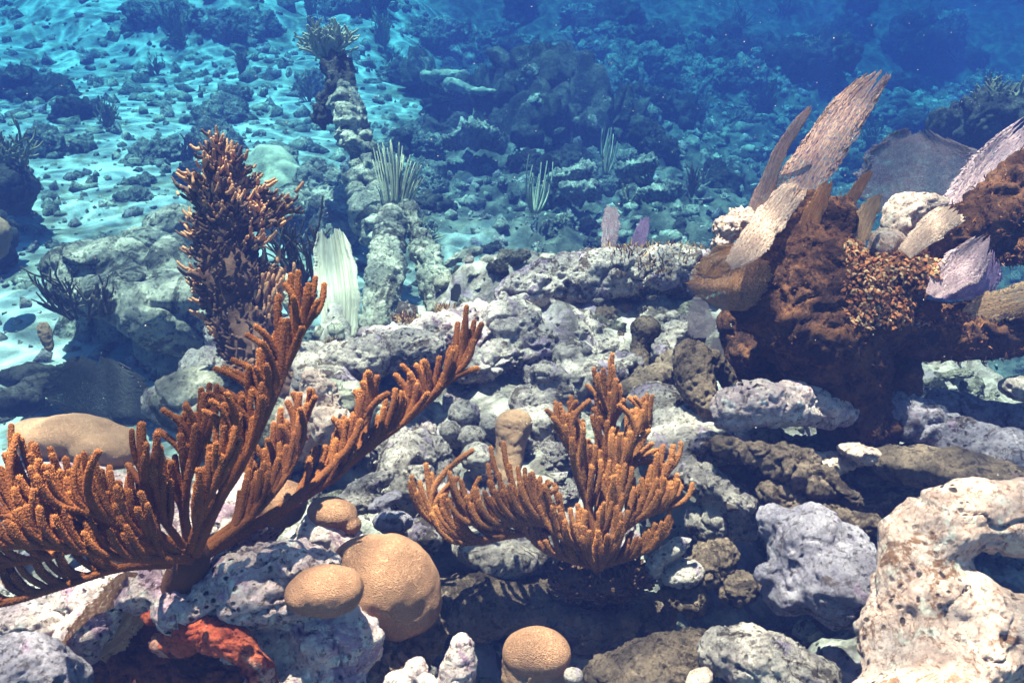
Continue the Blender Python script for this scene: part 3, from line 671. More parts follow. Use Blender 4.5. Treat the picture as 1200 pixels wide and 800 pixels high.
# ================================================================== central rocks
rock('slope_rock', 'pitted pale sloping rock between the two sea rods', 'rock', [E(490, 555, 1.68, 48, 52, 50, 20), E(462, 530, 1.75, 36, 30, 40), E(520, 600, 1.6, 36, 34, 40), E(500, 625, 1.56, 26, 20, 36)], M['grey'], voxel=.0055, pit=.010, knob=.12, landmark='the pitted sloping rock')
rock('slab_rock', 'flat grey slab in shade below the end of the large sea rod', 'rock', [E(432, 565, 1.55, 32, 10, 30, 20), E(420, 590, 1.52, 34, 14, 30, 5)], M['grey'], voxel=.005)
rock('slab_rock', 'small blue grey slab beside the larger boulder coral', 'rock', [E(452, 588, 1.5, 22, 9, 22, 25), E(460, 612, 1.46, 26, 14, 24)], M['violet'], voxel=.005)
rock('under_rod_rock', 'smooth blue grey rock under the left arm of the central sea rod', 'rock', [E(590, 650, 1.55, 54, 30, 50, -10), E(560, 640, 1.55, 34, 22, 40), E(630, 640, 1.58, 40, 34, 40)], M['grey'], voxel=.006, landmark='the rock under the central sea rod')
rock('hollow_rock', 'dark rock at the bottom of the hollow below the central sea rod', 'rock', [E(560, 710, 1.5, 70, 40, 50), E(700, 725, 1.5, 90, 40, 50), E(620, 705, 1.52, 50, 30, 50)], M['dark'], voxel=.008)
for x, y, d, r1, r2, mt, lb in ((545, 486, 1.86, 20, 17, 'grey', 'grey knob of rock at the left end of the knob cluster'), (552, 512, 1.8, 17, 15, 'grey', 'pale knob of rock in the middle of the knob cluster'), (574, 498, 1.86, 15, 13, 'lime', 'small rounded rock behind the tan ball coral'), (560, 535, 1.74, 21, 18, 'lime', 'lowest rounded rock of the knob cluster'), (586, 470, 1.95, 12, 10, 'grey', 'tiny grey knob above the tan ball coral'), (528, 505, 1.8, 13, 12, 'grey', 'small grey knob touching the pitted sloping rock')):
    rock('knob_rock', lb, 'rock', [E(x, y, d, r1, r2, r1), E(x + 6, y + r2 * .9, d + .01, r1 * .9, r2 * .8, r1)], M[mt], voxel=.0045, smooth=4, lump=.13, group='cluster of rounded knobs')
rock('ball_coral', 'tan ball coral on a dark column above the central sea rod', 'coral', [E(601, 497, 1.78, 21, 18, 20), T((600, 505, 1.78, 20), (598, 530, 1.78, 18), (595, 560, 1.77, 18))], M['lump'], voxel=.0045, lump=.1, knob=.03, grit=.01, pit=0, landmark='the tan ball coral')
rock('pillar_rock', 'knobby grey rock pillar with a sunlit crown in the centre', 'rock', [E(645, 440, 1.9, 26, 16, 24, -12), E(652, 462, 1.9, 24, 26, 24), E(625, 470, 1.9, 26, 22, 24), E(640, 498, 1.88, 38, 26, 32), E(618, 498, 1.88, 16, 22, 22)], M['grey'], voxel=.005, knob=.09, landmark='the central rock pillar')
rock('log_rock', 'pale rounded log of rock with a blunt sunlit end at mid left', 'rock', [T((392, 428, 1.95, 26), (430, 420, 1.96, 26), (470, 408, 1.95, 24), (505, 408, 1.93, 20))], M['grey'], voxel=.005, lump=.12, landmark='the blunt log rock')
rock('low_ridge_rock', 'long low grey rock in front of the white sea fan', 'rock', [E(400, 424, 2.06, 60, 16, 50), E(370, 432, 1.98, 36, 22, 40), E(450, 408, 2.1, 50, 13, 40), E(380, 455, 1.9, 40, 26, 40)], M['lime'], voxel=.007, knob=.11)
rock('back_ridge_rock', 'broad purple speckled rock on the ridge behind the blunt log', 'rock', [E(525, 392, 2.13, 46, 26, 46), E(480, 393, 2.2, 60, 10, 50), E(562, 374, 2.2, 32, 24, 40), E(545, 400, 2.1, 50, 26, 46)], M['pink'], voxel=.0055, pit=.012, pscale=22, knob=.12, lump=.14, landmark='the speckled ridge rock')
rock('back_ridge_rock', 'sunlit cream rock on the ridge under the fallen coral log', 'rock', [E(600, 385, 2.12, 44, 34, 46), E(585, 420, 2.06, 40, 26, 40), E(625, 405, 2.1, 36, 30, 40), E(560, 430, 2.03, 36, 22, 40)], M['lime'], voxel=.006, pit=.010, knob=.1, landmark='the cream ridge rock')
rock('back_ridge_rock', 'lumpy grey violet rock right of the central pillar on the ridge', 'rock', [E(675, 395, 2.15, 32, 30, 40), E(700, 415, 2.12, 36, 22, 40), E(730, 425, 2.08, 28, 16, 36), E(690, 440, 2.05, 50, 24, 44), E(665, 420, 2.1, 30, 24, 40)], M['grey'], voxel=.006, knob=.12, landmark='the grey violet ridge rock')
rock('toppled_rock', 'rough brown rock leaning under the middle of the coral log', 'rock', [E(700, 372, 2.25, 26, 26, 34), E(722, 362, 2.3, 20, 18, 30), E(712, 395, 2.2, 26, 20, 30)], M['dark'], voxel=.006, knob=.12)
rock('knob_coral', 'dark rounded knob coral on a short neck right of the ridge', 'coral', [E(757, 385, 2.05, 17, 15, 17), T((756, 390, 2.05, 14), (752, 410, 2.05, 13), (746, 436, 2.04, 15))], M['dark'], voxel=.005, lump=.1, landmark='the dark knob coral')
rock('wedge_rock', 'brown wedge of rock in front of the dark knob coral', 'rock', [E(765, 445, 1.95, 30, 18, 30, 20), E(745, 460, 1.92, 20, 18, 28), E(790, 428, 2.0, 22, 20, 28)], M['dark'], voxel=.006)
rock('white_crag', 'small white crag of rock left of the dark knob coral', 'rock', [E(722, 405, 2.12, 14, 12, 16), E(738, 420, 2.08, 14, 10, 16), E(735, 395, 2.2, 12, 12, 16)], M['lime'], voxel=.005, knob=.07, lump=.1)
rock('edge_crag', 'knobby rock with a pale crown behind the dark bent coral', 'rock', [E(795, 392, 2.05, 22, 18, 28), E(780, 410, 2.03, 16, 18, 24), E(812, 380, 2.1, 16, 14, 24)], M['grey'], voxel=.006, knob=.13)

# fallen coral log with algae and small fans
lg = rock('coral_log', 'fallen coral log lying across the ridge with algae on top', 'coral log', [T((598, 350, 2.2, 24), (640, 336, 2.22, 30), (700, 324, 2.25, 33), (760, 320, 2.28, 31), (850, 322, 2.32, 26))], M['lime'], voxel=.006, pit=.012, pscale=20, knob=.10, lump=.16, landmark='the fallen coral log')
p, n = surf_points(lg, 420, lambda c, m: (m[:, 2] > .45) & (c[:, 0] > .24))
tufts('algae_tuft', 'tan fuzzy algae growing along the right half of the fallen coral log', 'algae', p, n, [M['algaepale'], M['turf']], .022, .0016, curl=.6)
fan('small_fan', 'small grey sea fan standing on the fallen coral log, the left of two', [(706, 304, 714, 306, 2.28, 2.28), (706, 280, 722, 284, 2.28, 2.28), (708, 252, 726, 256, 2.28, 2.28), (712, 238, 720, 240, 2.28, 2.28)], M['fan_lilac'], nu=18, thick=.004, jag=.08, fray=.08, seed=7, stem_px=1.6)
fan('small_fan', 'narrow purple sea fan standing on the fallen coral log, the right of two', [(735, 316, 744, 318, 2.28, 2.28), (738, 295, 752, 300, 2.28, 2.28), (745, 268, 760, 272, 2.28, 2.28), (756, 250, 761, 251, 2.28, 2.28)], M['fan_purple'], nu=18, thick=.004, jag=.06, fray=.1, seed=8, stem_px=1.6)
fan('small_fan', 'thin tan fan sliver leaning on the right end of the coral log', [(778, 338, 783, 339, 2.26, 2.26), (781, 322, 788, 324, 2.26, 2.26), (789, 306, 793, 308, 2.26, 2.26)], M['fan_tan'], nu=12, thick=.004, seed=9)
fan('small_fan', 'pale blue lacy fan hanging below the net fan', [(815, 345, 824, 345, 2.0, 2.0), (808, 365, 832, 368, 2.0, 2.0), (806, 385, 836, 382, 2.0, 2.0), (815, 396, 830, 396, 2.0, 2.0)], M['fan_grey'], nu=22, thick=.003, jag=.08, seed=12)
fan('small_fan', 'small frilled pale fan above the dark bent coral', [(828, 430, 838, 430, 1.95, 1.95), (832, 410, 850, 412, 1.95, 1.95), (836, 395, 850, 396, 1.95, 1.95)], M['fan_grey'], nu=16, thick=.003, jag=.08, seed=13)

# ================================================================== elkhorn stump with its fans
stump = empty('elkhorn_stump', P(1000, 500, 1.68), 'big dark brown dead elkhorn coral stump carrying sea fans, with arms to the right', 'coral stump')
tag(stump, None, None, landmark='the elkhorn stump')
st = rock('trunk', None, None,
     [T((1008, 505, 1.66, 44), (998, 465, 1.66, 46), (980, 420, 1.64, 64), (958, 370, 1.62, 78), (945, 320, 1.62, 70), (940, 275, 1.62, 50), (948, 248, 1.62, 28)),
      E(890, 345, 1.6, 40, 46, 40), E(1010, 372, 1.62, 54, 48, 54), E(895, 282, 1.62, 28, 30, 34), E(982, 262, 1.62, 24, 34, 36), E(1050, 325, 1.62, 46, 30, 46), E(1072, 392, 1.64, 28, 28, 36), E(1058, 440, 1.66, 20, 30, 30)],
     M['stump'], voxel=.008, smooth=5, lump=.16, knob=.10, grit=.04, pit=.004, size=.10, parent=stump)
rock('stump_plate', 'dark brown plate of coral in shade left of the stump foot', 'coral', [E(895, 415, 1.80, 46, 46, 34, 35), E(930, 440, 1.78, 40, 40, 34), E(862, 385, 1.82, 22, 28, 26)], M['stump'], voxel=.008)
arms = [rock('arm', None, None, [T((1035, 335, 1.66, 30), (1085, 306, 1.66, 31), (1140, 270, 1.66, 31), (1200, 226, 1.66, 34), (1270, 180, 1.66, 40))], M['stump'], voxel=.007, knob=.12, parent=stump),
        rock('arm', None, None, [T((1040, 384, 1.66, 36), (1100, 390, 1.64, 34), (1160, 388, 1.64, 33), (1270, 376, 1.66, 36))], M['stump'], voxel=.007, knob=.12, parent=stump),
        rock('arm', None, None, [T((1110, 330, 1.84, 10), (1150, 310, 1.85, 12), (1185, 298, 1.82, 16), (1260, 270, 1.8, 26))], M['stump'], voxel=.007, knob=.12, parent=stump)]
LANDMARKS += [(1150, 250, 'the upper coral arm'), (1150, 385, 'the lower coral arm')]
rock('lumpy_top_rock', 'pale pink lumpy rock on top of the stump beside the grey fan', 'rock', [E(1062, 248, 1.68, 26, 24, 30, 30), E(1085, 240, 1.7, 24, 16, 26), E(1050, 265, 1.67, 18, 22, 26), E(1038, 290, 1.63, 20, 20, 24)], M['warm'], voxel=.006, landmark='the pale lumpy rock')
rock('crusty_knob', 'cream crusty knob on the left top of the stump', 'coral', [E(852, 268, 1.6, 18, 14, 18), E(870, 258, 1.61, 18, 14, 18), E(845, 285, 1.6, 12, 12, 14)], M['warm'], voxel=.004, knob=.2, lump=.2)
def sheet(*rows): return [r if len(r) == 6 else r + (r[-1],) for r in rows]
fan('sea_fan', 'tallest rose brown sea fan blade rising from the stump to a ragged tip', sheet((895, 262, 955, 262, 1.60), (905, 225, 962, 228, 1.62), (935, 175, 990, 180, 1.645), (970, 125, 1022, 128, 1.67), (1005, 92, 1043, 92, 1.69), (1026, 81, 1044, 79, 1.70)), M['fan_rose'], nu=40, thick=.005, jag=.05, fray=.22, curl=.03, seed=21, landmark='the tallest sea fan')
fan('sea_fan', 'thin rose sea fan seen edge on left of the tallest blade', sheet((872, 252, 886, 256, 1.62), (885, 225, 904, 230, 1.62), (908, 175, 921, 180, 1.61), (932, 140, 943, 144, 1.6), (950, 122, 953, 124, 1.6)), M['fan_rose'], nu=16, thick=.005, jag=.08, fray=.06, seed=22)
fan('sea_fan', 'pale pink sea fan blade sloping across the left front of the stump', sheet((850, 306, 858, 316, 1.47), (862, 285, 890, 300, 1.49), (885, 252, 915, 268, 1.53), (912, 222, 940, 235, 1.56), (934, 209, 949, 219, 1.58)), M['fan_pale'], nu=30, thick=.005, jag=.05, fray=.2, curl=.04, seed=23)
fan('sea_fan', 'small brown sea fan blade in front of the tallest fan foot', sheet((925, 290, 945, 300, 1.56), (936, 262, 956, 270, 1.555), (952, 232, 970, 238, 1.55), (968, 210, 978, 206, 1.55)), M['fan_brown'], nu=22, thick=.005, jag=.08, fray=.1, seed=24)
fan('sea_fan', 'narrow orange brown sea fan blade standing on the stump middle', sheet((986, 244, 996, 248, 1.6), (994, 226, 1008, 230, 1.6), (1010, 206, 1020, 208, 1.6), (1021, 199, 1024, 200, 1.6)), M['fan_brown'], nu=16, thick=.005, jag=.06, fray=.1, seed=25)
fan('sea_fan', 'short pinkish sea fan blade left of the pale lumpy rock', sheet((996, 290, 1008, 296, 1.58), (1000, 258, 1022, 268, 1.58), (1012, 240, 1030, 246, 1.58), (1030, 226, 1034, 226, 1.58)), M['fan_tan'], nu=22, thick=.005, jag=.08, fray=.08, seed=26)
fan('sea_fan', 'broad round grey sea fan behind the pale lumpy rock', sheet((1060, 262, 1100, 262, 1.92), (1018, 238, 1140, 245, 1.92), (1008, 205, 1165, 215, 1.92), (1022, 175, 1150, 182, 1.92), (1045, 158, 1122, 168, 1.92), (1062, 149, 1092, 152, 1.92)), M['fan_grey'], nu=60, thick=.004, jag=.035, fray=.12, ripple=.03, seed=27, landmark='the round grey sea fan')
fan('sea_fan', 'long pale lilac sea fan blade crossing the upper coral arm', sheet((1070, 290, 1105, 300, 1.72), (1092, 255, 1140, 270, 1.74), (1120, 215, 1165, 236, 1.77), (1148, 178, 1182, 195, 1.80), (1180, 150, 1208, 166, 1.82), (1220, 122, 1230, 128, 1.84)), M['fan_lilac'], nu=34, thick=.003, jag=.09, curl=.02, fray=.2, ripple=.04, seed=28)
fan('sea_fan', 'cream sea fan blade lying along the upper coral arm', sheet((1052, 292, 1066, 302, 1.55), (1075, 266, 1096, 282, 1.57), (1098, 244, 1124, 260, 1.59), (1118, 238, 1126, 246, 1.60)), M['fan_pale'], nu=26, thick=.003, jag=.08, curl=.03, fray=.25, seed=29)
fan('sea_fan', 'lilac sea fan between the coral arms, the left and lighter of a pair', sheet((1085, 344, 1100, 350, 1.54), (1092, 324, 1122, 340, 1.55), (1112, 298, 1146, 326, 1.57), (1140, 278, 1160, 298, 1.585), (1158, 270, 1164, 276, 1.59)), M['fan_lilac'], nu=30, thick=.004, jag=.05, fray=.22, ripple=.05, seed=30)
fan('sea_fan', 'lilac sea fan between the coral arms, the right and darker of a pair', sheet((1105, 350, 1122, 352, 1.6), (1120, 334, 1150, 349, 1.6), (1138, 304, 1172, 326, 1.6), (1158, 284, 1168, 294, 1.6)), M['fan_purple'], nu=30, thick=.004, jag=.06, fray=.22, seed=31)
fan('sea_fan', 'tan ridged sea fan blade lying on the lower coral arm', sheet((1128, 362, 1126, 380, 1.6), (1150, 346, 1152, 376, 1.59), (1180, 338, 1182, 372, 1.58), (1215, 332, 1217, 362, 1.57), (1245, 330, 1247, 355, 1.57)), M['fan_tan'], nu=26, thick=.003, jag=.08, curl=.05, fray=.1, seed=32)
fan('net_fan', 'brown see through net fan hanging at the left side of the stump', sheet((866, 282, 880, 296, 1.54), (835, 300, 898, 306, 1.53), (812, 322, 900, 322, 1.53), (812, 338, 894, 340, 1.53), (836, 358, 884, 358, 1.54), (846, 364, 872, 364, 1.54)), M['fan_net'], nu=46, thick=.0022, jag=.05, ripple=.05, seed=33, cat='sea fan', landmark='the net fan')
fan('net_fan', 'small orange net fan flap above the larger net fan', sheet((868, 286, 884, 292, 1.535), (838, 290, 872, 302, 1.53), (824, 304, 852, 316, 1.53), (818, 320, 838, 326, 1.53)), M['fan_net'], nu=30, thick=.0022, jag=.06, ripple=.05, seed=34)
def px_cond(x0, y0, x1, y1, nz=-2):
    def f(c, m):
        q = c - CAMP; z = q @ FWD; X = 600 + F * (q @ RGT) / z; Y = 400 - F * (q @ UPV) / z
        return (X > x0) & (X < x1) & (Y > y0) & (Y < y1) & (m[:, 2] > nz) & ((m * q).sum(1) < .05)
    return f
p, n = surf_points(st, 4200, px_cond(990, 275, 1105, 385, -.1))
tufts('frilly_algae', 'frilly orange algae clump glowing in the sun on the stump', 'algae', p, n, [M['algae'], M['algae'], M['algaepale'], M['turf']], .014, .0024, curl=3.0, landmark='the frilly orange algae')
p, n = surf_points(st, 1300)
tufts('turf', None, None, p, n, [M['turf']], .010, .0010, n_curl=2, kind='stuff', parent=st)
for o in arms:
    p, n = surf_points(o, 900); tufts('turf', None, None, p, n, [M['turf'], M['algae']], .012, .0012, n_curl=2, kind='stuff', parent=o)

# ================================================================== the two sea rods
ROD = 'branching sea rods in the foreground'
sea_rod('sea_rod', 'large orange brown sea rod spreading over the left foreground', ROD, (225, 655, 1.14), [
    ([(228, 655, 1.15), (290, 620, 1.22), (370, 572, 1.31), (430, 525, 1.36), (480, 488, 1.39), (525, 445, 1.41), (552, 410, 1.42)], 9, 12, (38, 66), .30,
     [(564, 380), (550, 388), (542, 391), (535, 408), (547, 425), (559, 432), (498, 424), (488, 429), (481, 439), (472, 429), (464, 440), (489, 452), (516, 452), (501, 462)]),
    ([(330, 596, 1.27), (385, 550, 1.31), (415, 510, 1.33), (432, 475, 1.34)], 6, 10, (30, 56), .45, [(432, 437), (442, 442), (425, 449), (417, 459), (454, 462), (391, 491)]),
    ([(228, 650, 1.12), (255, 590, 1.1), (290, 530, 1.09), (322, 462, 1.1), (345, 405, 1.12), (366, 370, 1.13)], 9, 11, (45, 90), .22,
     [(334, 334), (344, 349), (373, 353), (300, 383), (290, 393), (307, 402), (337, 376), (354, 385), (273, 422), (253, 432), (262, 432), (287, 427), (300, 432), (312, 429), (246, 461), (258, 457), (282, 462), (309, 466)]),
    ([(222, 640, 1.1), (215, 590, 1.08), (225, 545, 1.07), (240, 510, 1.07)], 8, 9, (45, 80), .25, [(192, 481), (206, 489), (218, 476), (229, 486), (243, 484), (231, 503), (219, 523), (186, 505)]),
    ([(235, 645, 1.16), (290, 600, 1.24), (325, 550, 1.28), (350, 505, 1.3)], 7, 10, (38, 66), .35, [(344, 462), (363, 457), (369, 466), (337, 472), (329, 489), (314, 516), (358, 513), (299, 523)]),
    ([(225, 655, 1.12), (160, 640, 1.07), (95, 640, 1.02), (40, 655, 0.98), (-40, 665, .95)], 10, 10, (45, 84), .22, [(13, 499), (37, 520), (97, 540), (128, 548), (72, 560), (150, 560), (160, 575), (8, 535)]),
    ([(205, 640, 1.1), (160, 610, 1.06), (110, 585, 1.03), (60, 575, 1.0), (20, 560, .98)], 8, 9, (36, 64), .12, [(140, 566), (170, 560), (182, 555)]),
    ([(215, 640, 1.07), (185, 600, 1.03), (170, 570, 1.01), (165, 545, 1.0)], 6, 9, (36, 60), .2, [(150, 545), (178, 548), (190, 540)]),
    ([(190, 645, 1.06), (130, 622, 1.0), (70, 612, .97), (10, 605, .95), (-40, 600, .94)], 7, 9, (40, 76), .1, [(20, 510), (45, 540), (60, 548)]),
    ([(228, 655, 1.14), (265, 628, 1.18), (300, 600, 1.21), (330, 565, 1.24), (350, 530, 1.26)], 6, 9, (34, 60), .3, [(352, 480), (330, 500)]),
    ([(222, 645, 1.06), (236, 600, 1.03), (256, 558, 1.02), (272, 520, 1.02)], 6, 9, (38, 66), .25, [(248, 470), (266, 462), (240, 482)]),
    ([(210, 648, 1.05), (165, 628, 1.0), (120, 606, .97), (75, 592, .95)], 6, 9, (36, 66), .15, [(92, 536), (115, 530)]),
    ([(215, 655, 1.05), (170, 655, 1.0), (120, 650, .97), (60, 640, .94), (0, 640, .92)], 7, 9, (34, 60), .15, [(40, 575), (66, 578)]),
    ([(200, 660, 1.1), (140, 665, 1.05), (75, 685, 1.0), (10, 705, .97), (-40, 712, .95)], 8, 15, (34, 60), .25, [(0, 660), (5, 680)]),
], (M['rod'], M['polyp'], M['poltip']), 3.7, base_blob=(212, 690, 1.18, 26))
sea_rod('sea_rod', 'smaller tan brown sea rod standing in the centre', ROD, (700, 640, 1.42), [
    ([(690, 640, 1.42), (650, 622, 1.41), (600, 626, 1.4), (555, 634, 1.39), (522, 622, 1.38), (504, 603, 1.38)], 8, 8.5, (42, 72), .12,
     [(498, 590), (515, 588), (525, 572), (536, 560), (545, 575), (558, 573), (553, 528), (572, 545), (575, 525), (590, 520), (597, 545), (607, 548), (615, 550), (633, 560), (640, 570), (580, 588)]),
    ([(698, 640, 1.42), (690, 600, 1.42), (686, 565, 1.42), (672, 530, 1.42), (662, 505, 1.42)], 8, 7.5, (36, 64), .3, [(641, 481), (656, 474), (675, 471), (683, 493), (650, 500), (666, 492)]),
    ([(702, 640, 1.43), (702, 590, 1.44), (712, 545, 1.45), (715, 500, 1.46), (706, 465, 1.46)], 8, 7.5, (34, 62), .3, [(688, 452), (702, 439), (715, 462), (720, 490), (695, 480), (731, 469)]),
    ([(705, 630, 1.42), (725, 580, 1.43), (740, 545, 1.44), (752, 515, 1.45), (760, 500, 1.45)], 7, 7, (30, 54), .3, [(738, 466), (744, 466), (756, 483), (764, 520), (771, 527), (748, 500), (784, 545)]),
    ([(708, 640, 1.4), (740, 612, 1.39), (765, 600, 1.38), (788, 592, 1.38)], 7, 7, (26, 46), .25, [(798, 570), (790, 572), (780, 575), (775, 588), (762, 568), (752, 562)]),
    ([(700, 640, 1.41), (688, 590, 1.4), (676, 550, 1.39), (668, 515, 1.39)], 6, 7, (34, 60), .35, [(648, 490), (660, 482), (690, 470)]),
    ([(703, 640, 1.41), (715, 585, 1.4), (728, 545, 1.4), (742, 515, 1.4)], 6, 7, (30, 54), .35, [(726, 475), (745, 480), (760, 505)]),
    ([(690, 640, 1.4), (655, 618, 1.38), (615, 612, 1.37), (575, 616, 1.36), (548, 606, 1.36)], 6, 7.5, (38, 64), .2, [(540, 575), (562, 560), (585, 555)]),
    ([(710, 640, 1.42), (745, 600, 1.42), (768, 570, 1.43), (785, 550, 1.43)], 6, 7, (26, 44), .3, [(790, 560), (796, 566)]),
    ([(700, 665, 1.41), (665, 655, 1.39), (640, 645, 1.38), (625, 632, 1.38)], 5, 6.5, (20, 36), .1, []),
    ([(700, 665, 1.41), (740, 652, 1.39), (765, 640, 1.38), (780, 622, 1.38)], 5, 6.5, (20, 36), .1, []),
    ([(700, 670, 1.41), (690, 650, 1.37), (680, 632, 1.36), (676, 615, 1.36)], 5, 6, (20, 36), .1, []),
    ([(700, 670, 1.41), (712, 652, 1.37), (722, 636, 1.36), (728, 620, 1.36)], 5, 6, (20, 36), .1, []),
    ([(695, 650, 1.39), (705, 625, 1.38), (722, 600, 1.37), (730, 580, 1.37)], 6, 7, (26, 46), .2, [(716, 560), (728, 562), (738, 570)]),
    ([(690, 645, 1.39), (660, 630, 1.37), (640, 612, 1.37), (632, 595, 1.37)], 6, 7, (26, 46), .25, [(633, 562), (645, 566), (652, 572)]),
], (M['rod2'], M['polyp2'], M['poltip']), 2.9, base_blob=(700, 668, 1.44, 15))
p_, n_ = [], []
me = shape([E(700, 682, 1.44, 52, 20, 34), E(672, 676, 1.43, 28, 16, 24), E(736, 674, 1.43, 30, 16, 24)], .005, 3); roughen(me, .04, 77, .25, .2, .06)
foot = link('algae_clump', me, M['plume']); co, no = surf_points(foot, 420, px_cond(600, 640, 800, 720)); mb = MB()
for c, m in zip(co, no):
    d0 = m + RNG.normal(size=3) * .5; d0 /= np.linalg.norm(d0)
    mb.tube(slerp_path(c - m * .003, d0, UPV * .6 + d0 * .5, RNG.uniform(.006, .017), 4, .15), np.linspace(.0030, .0022, 5), 6)
bm = bmesh.new(); bm.from_mesh(foot.data); m2 = mb.mesh('stubs'); m2.transform(Matrix.Translation(-foot.location)); bm.from_mesh(m2)
for f in bm.faces: f.smooth = True
bm.to_mesh(foot.data); bm.free(); bpy.data.meshes.remove(m2)
tag(foot, 'dark brown mound of stubby growth around the central sea rod foot', 'algae')

# ================================================================== column coral with bristling tips, left
root = empty('bristling_coral', P(300, 440, 1.95), 'tall dark column coral bristling with orange tips at left', 'coral')
trunk = rock('trunk', None, None, [T((325, 470, 1.9, 30), (302, 420, 1.92, 30), (285, 370, 1.95, 31), (272, 325, 1.95, 34), (266, 285, 1.95, 28), (265, 250, 1.95, 27), (260, 215, 1.95, 18), (257, 185, 1.95, 8)), E(305, 250, 1.95, 18, 10, 14, 15), E(246, 310, 1.95, 12, 20, 16)], M['plume'], voxel=.006, lump=.1, knob=.05, grit=.02, pit=0, parent=root)
mb = MB()
def clump(base, tip, n, spread, L):
    ax = tip - base; mb.tube([base, base + ax * .5, tip], (.016, .011, .006), 7, 0); ax = ax / np.linalg.norm(ax)
    for _ in range(n):
        f = RNG.uniform(.15, 1.); c = base + (tip - base) * f + RNG.normal(size=3) * .008
        d0 = ax * .7 + RNG.normal(size=3) * spread; d0 /= np.linalg.norm(d0); d1 = UPV * .75 + ax * .5 + d0 * .4; d1 /= np.linalg.norm(d1)
        mb.tube(slerp_path(c, d0, d1, L * RNG.uniform(.6, 1.3), 4, .1), np.array((.0036, .0038, .0036, .0032, .0026)) * RNG.uniform(.8, 1.2), 6, 1 if RNG.random() < .62 else 0)
for tx, ty, bx, by in ((222, 206, 256, 234), (214, 220, 252, 246), (222, 256, 252, 274), (222, 294, 254, 308), (222, 320, 256, 334), (236, 350, 264, 358), (340, 234, 300, 252), (342, 246, 302, 258), (330, 244, 296, 262), (318, 236, 290, 254), (322, 260, 298, 264), (312, 222, 285, 240), (252, 165, 258, 196), (263, 168, 262, 198), (276, 184, 267, 210), (289, 196, 270, 218), (242, 188, 254, 210), (298, 210, 278, 232), (306, 282, 288, 288), (300, 345, 292, 352), (244, 372, 268, 378), (252, 392, 276, 396), (318, 318, 296, 326), (316, 365, 300, 372), (262, 412, 284, 414), (226, 336, 256, 342), (222, 276, 252, 288)):
    clump(P(bx, by, 1.95), P(tx, ty, 1.93 + RNG.normal() * .03), 30, .40, .023)
p, n = surf_points(trunk, 38, lambda c, m: np.array([proj(q)[1] < 262 for q in c]) & (m @ FWD < .3))
for c, m in zip(p, n):
    d0 = m * .6 + UPV * .7 + RNG.normal(size=3) * .3; d0 /= np.linalg.norm(d0)
    clump(c - m * .01, c + d0 * RNG.uniform(.006, .022), 14, .5, .021)
p, n = surf_points(trunk, 900, lambda c, m: np.array([proj(q)[1] < 440 for q in c]))
for c, m in zip(p, n):
    d0 = m + RNG.normal(size=3) * .4; d0 /= np.linalg.norm(d0)
    mb.tube(slerp_path(c - m * .004, d0, UPV * .6 + d0 * .5, RNG.uniform(.012, .026), 3, .1), (.004, .0042, .0038, .003), 6, 0)
o = link('bristle', mb.mesh('bristle'), [M['plume'], M['plumetip']], root); o['kind'] = 'stuff'
tag(root, None, None, landmark='the tall bristling column coral')
mb = MB()
mb.tube(crom(np.array([P(300, 408, 1.94), P(312, 370, 1.93), P(322, 335, 1.93), P(328, 318, 1.93)]), 5), np.linspace(.022, .010, 16), 8)
for k in range(150):
    t = RNG.random(); c = P(304 + 7 * RNG.normal() + 22 * t, 395 - 75 * t + RNG.normal() * 6, 1.93 + RNG.normal() * .012)
    mb.tube(slerp_path(c, np.array((.5, -.3, .6)) + RNG.normal(size=3) * .4, UPV, RNG.uniform(.015, .04), 4, .1), (.005, .0048, .0044, .004, .0035), 6, 0)
tag(link('tan_coral', mb.mesh('tan_coral'), M['plumetip']), 'short tan twiggy coral growing on the right flank of the column coral', 'coral')
rock('base_rock', 'lit pinkish rock at the foot of the column coral', 'rock', [E(375, 470, 1.75, 24, 40, 30, 15), E(390, 500, 1.68, 22, 26, 30), E(350, 500, 1.7, 30, 40, 30)], M['warm'], voxel=.006, knob=.14, lump=.2)
rock('cave_rock', 'dark blue grey rock in shade behind the large sea rod middle', 'rock', [E(300, 520, 1.75, 70, 50, 50), E(240, 470, 2.0, 60, 40, 50), E(410, 480, 1.85, 60, 34, 50)], M['far'], voxel=.009)

# ================================================================== left boulder group
rock('big_boulder', 'large blue shaded boulder with a sunlit pale top at left', 'rock', [E(130, 315, 3.1, 74, 30, 70), E(160, 350, 3.0, 78, 40, 70), E(200, 372, 2.9, 60, 44, 60), E(205, 330, 3.1, 40, 50, 60), E(90, 340, 3.05, 36, 30, 50), E(150, 400, 3.25, 80, 60, 40), E(205, 430, 3.1, 50, 50, 40)], M['far'], voxel=.014, knob=.08, lump=.14, landmark='the large left boulder')
rock('pale_rock', 'pale lumpy rock right of the large boulder beside the column coral', 'rock', [E(215, 270, 3.35, 40, 26, 50), E(180, 290, 3.3, 40, 22, 50), E(225, 310, 3.3, 30, 40, 40)], M['far'], voxel=.014, knob=.12)
rock('pale_rock', 'pale blue rock below the boulder behind the big sea rod tips', 'rock', [E(245, 440, 2.3, 36, 32, 40), E(210, 470, 2.2, 40, 30, 40), E(265, 400, 2.4, 24, 36, 34)], M['lime'], voxel=.009, knob=.12)
fan('dark_fan', 'dark blue round sea fan in shade in front of the large boulder', sheet((115, 500, 150, 500, 2.35), (70, 478, 185, 490, 2.35), (55, 452, 180, 470, 2.35), (72, 428, 162, 440, 2.35), (98, 414, 132, 418, 2.35)), M['fan_blue'], nu=46, thick=.004, jag=.05, fray=.1, ripple=.03, seed=41, stem_px=3, landmark='the dark blue sea fan')
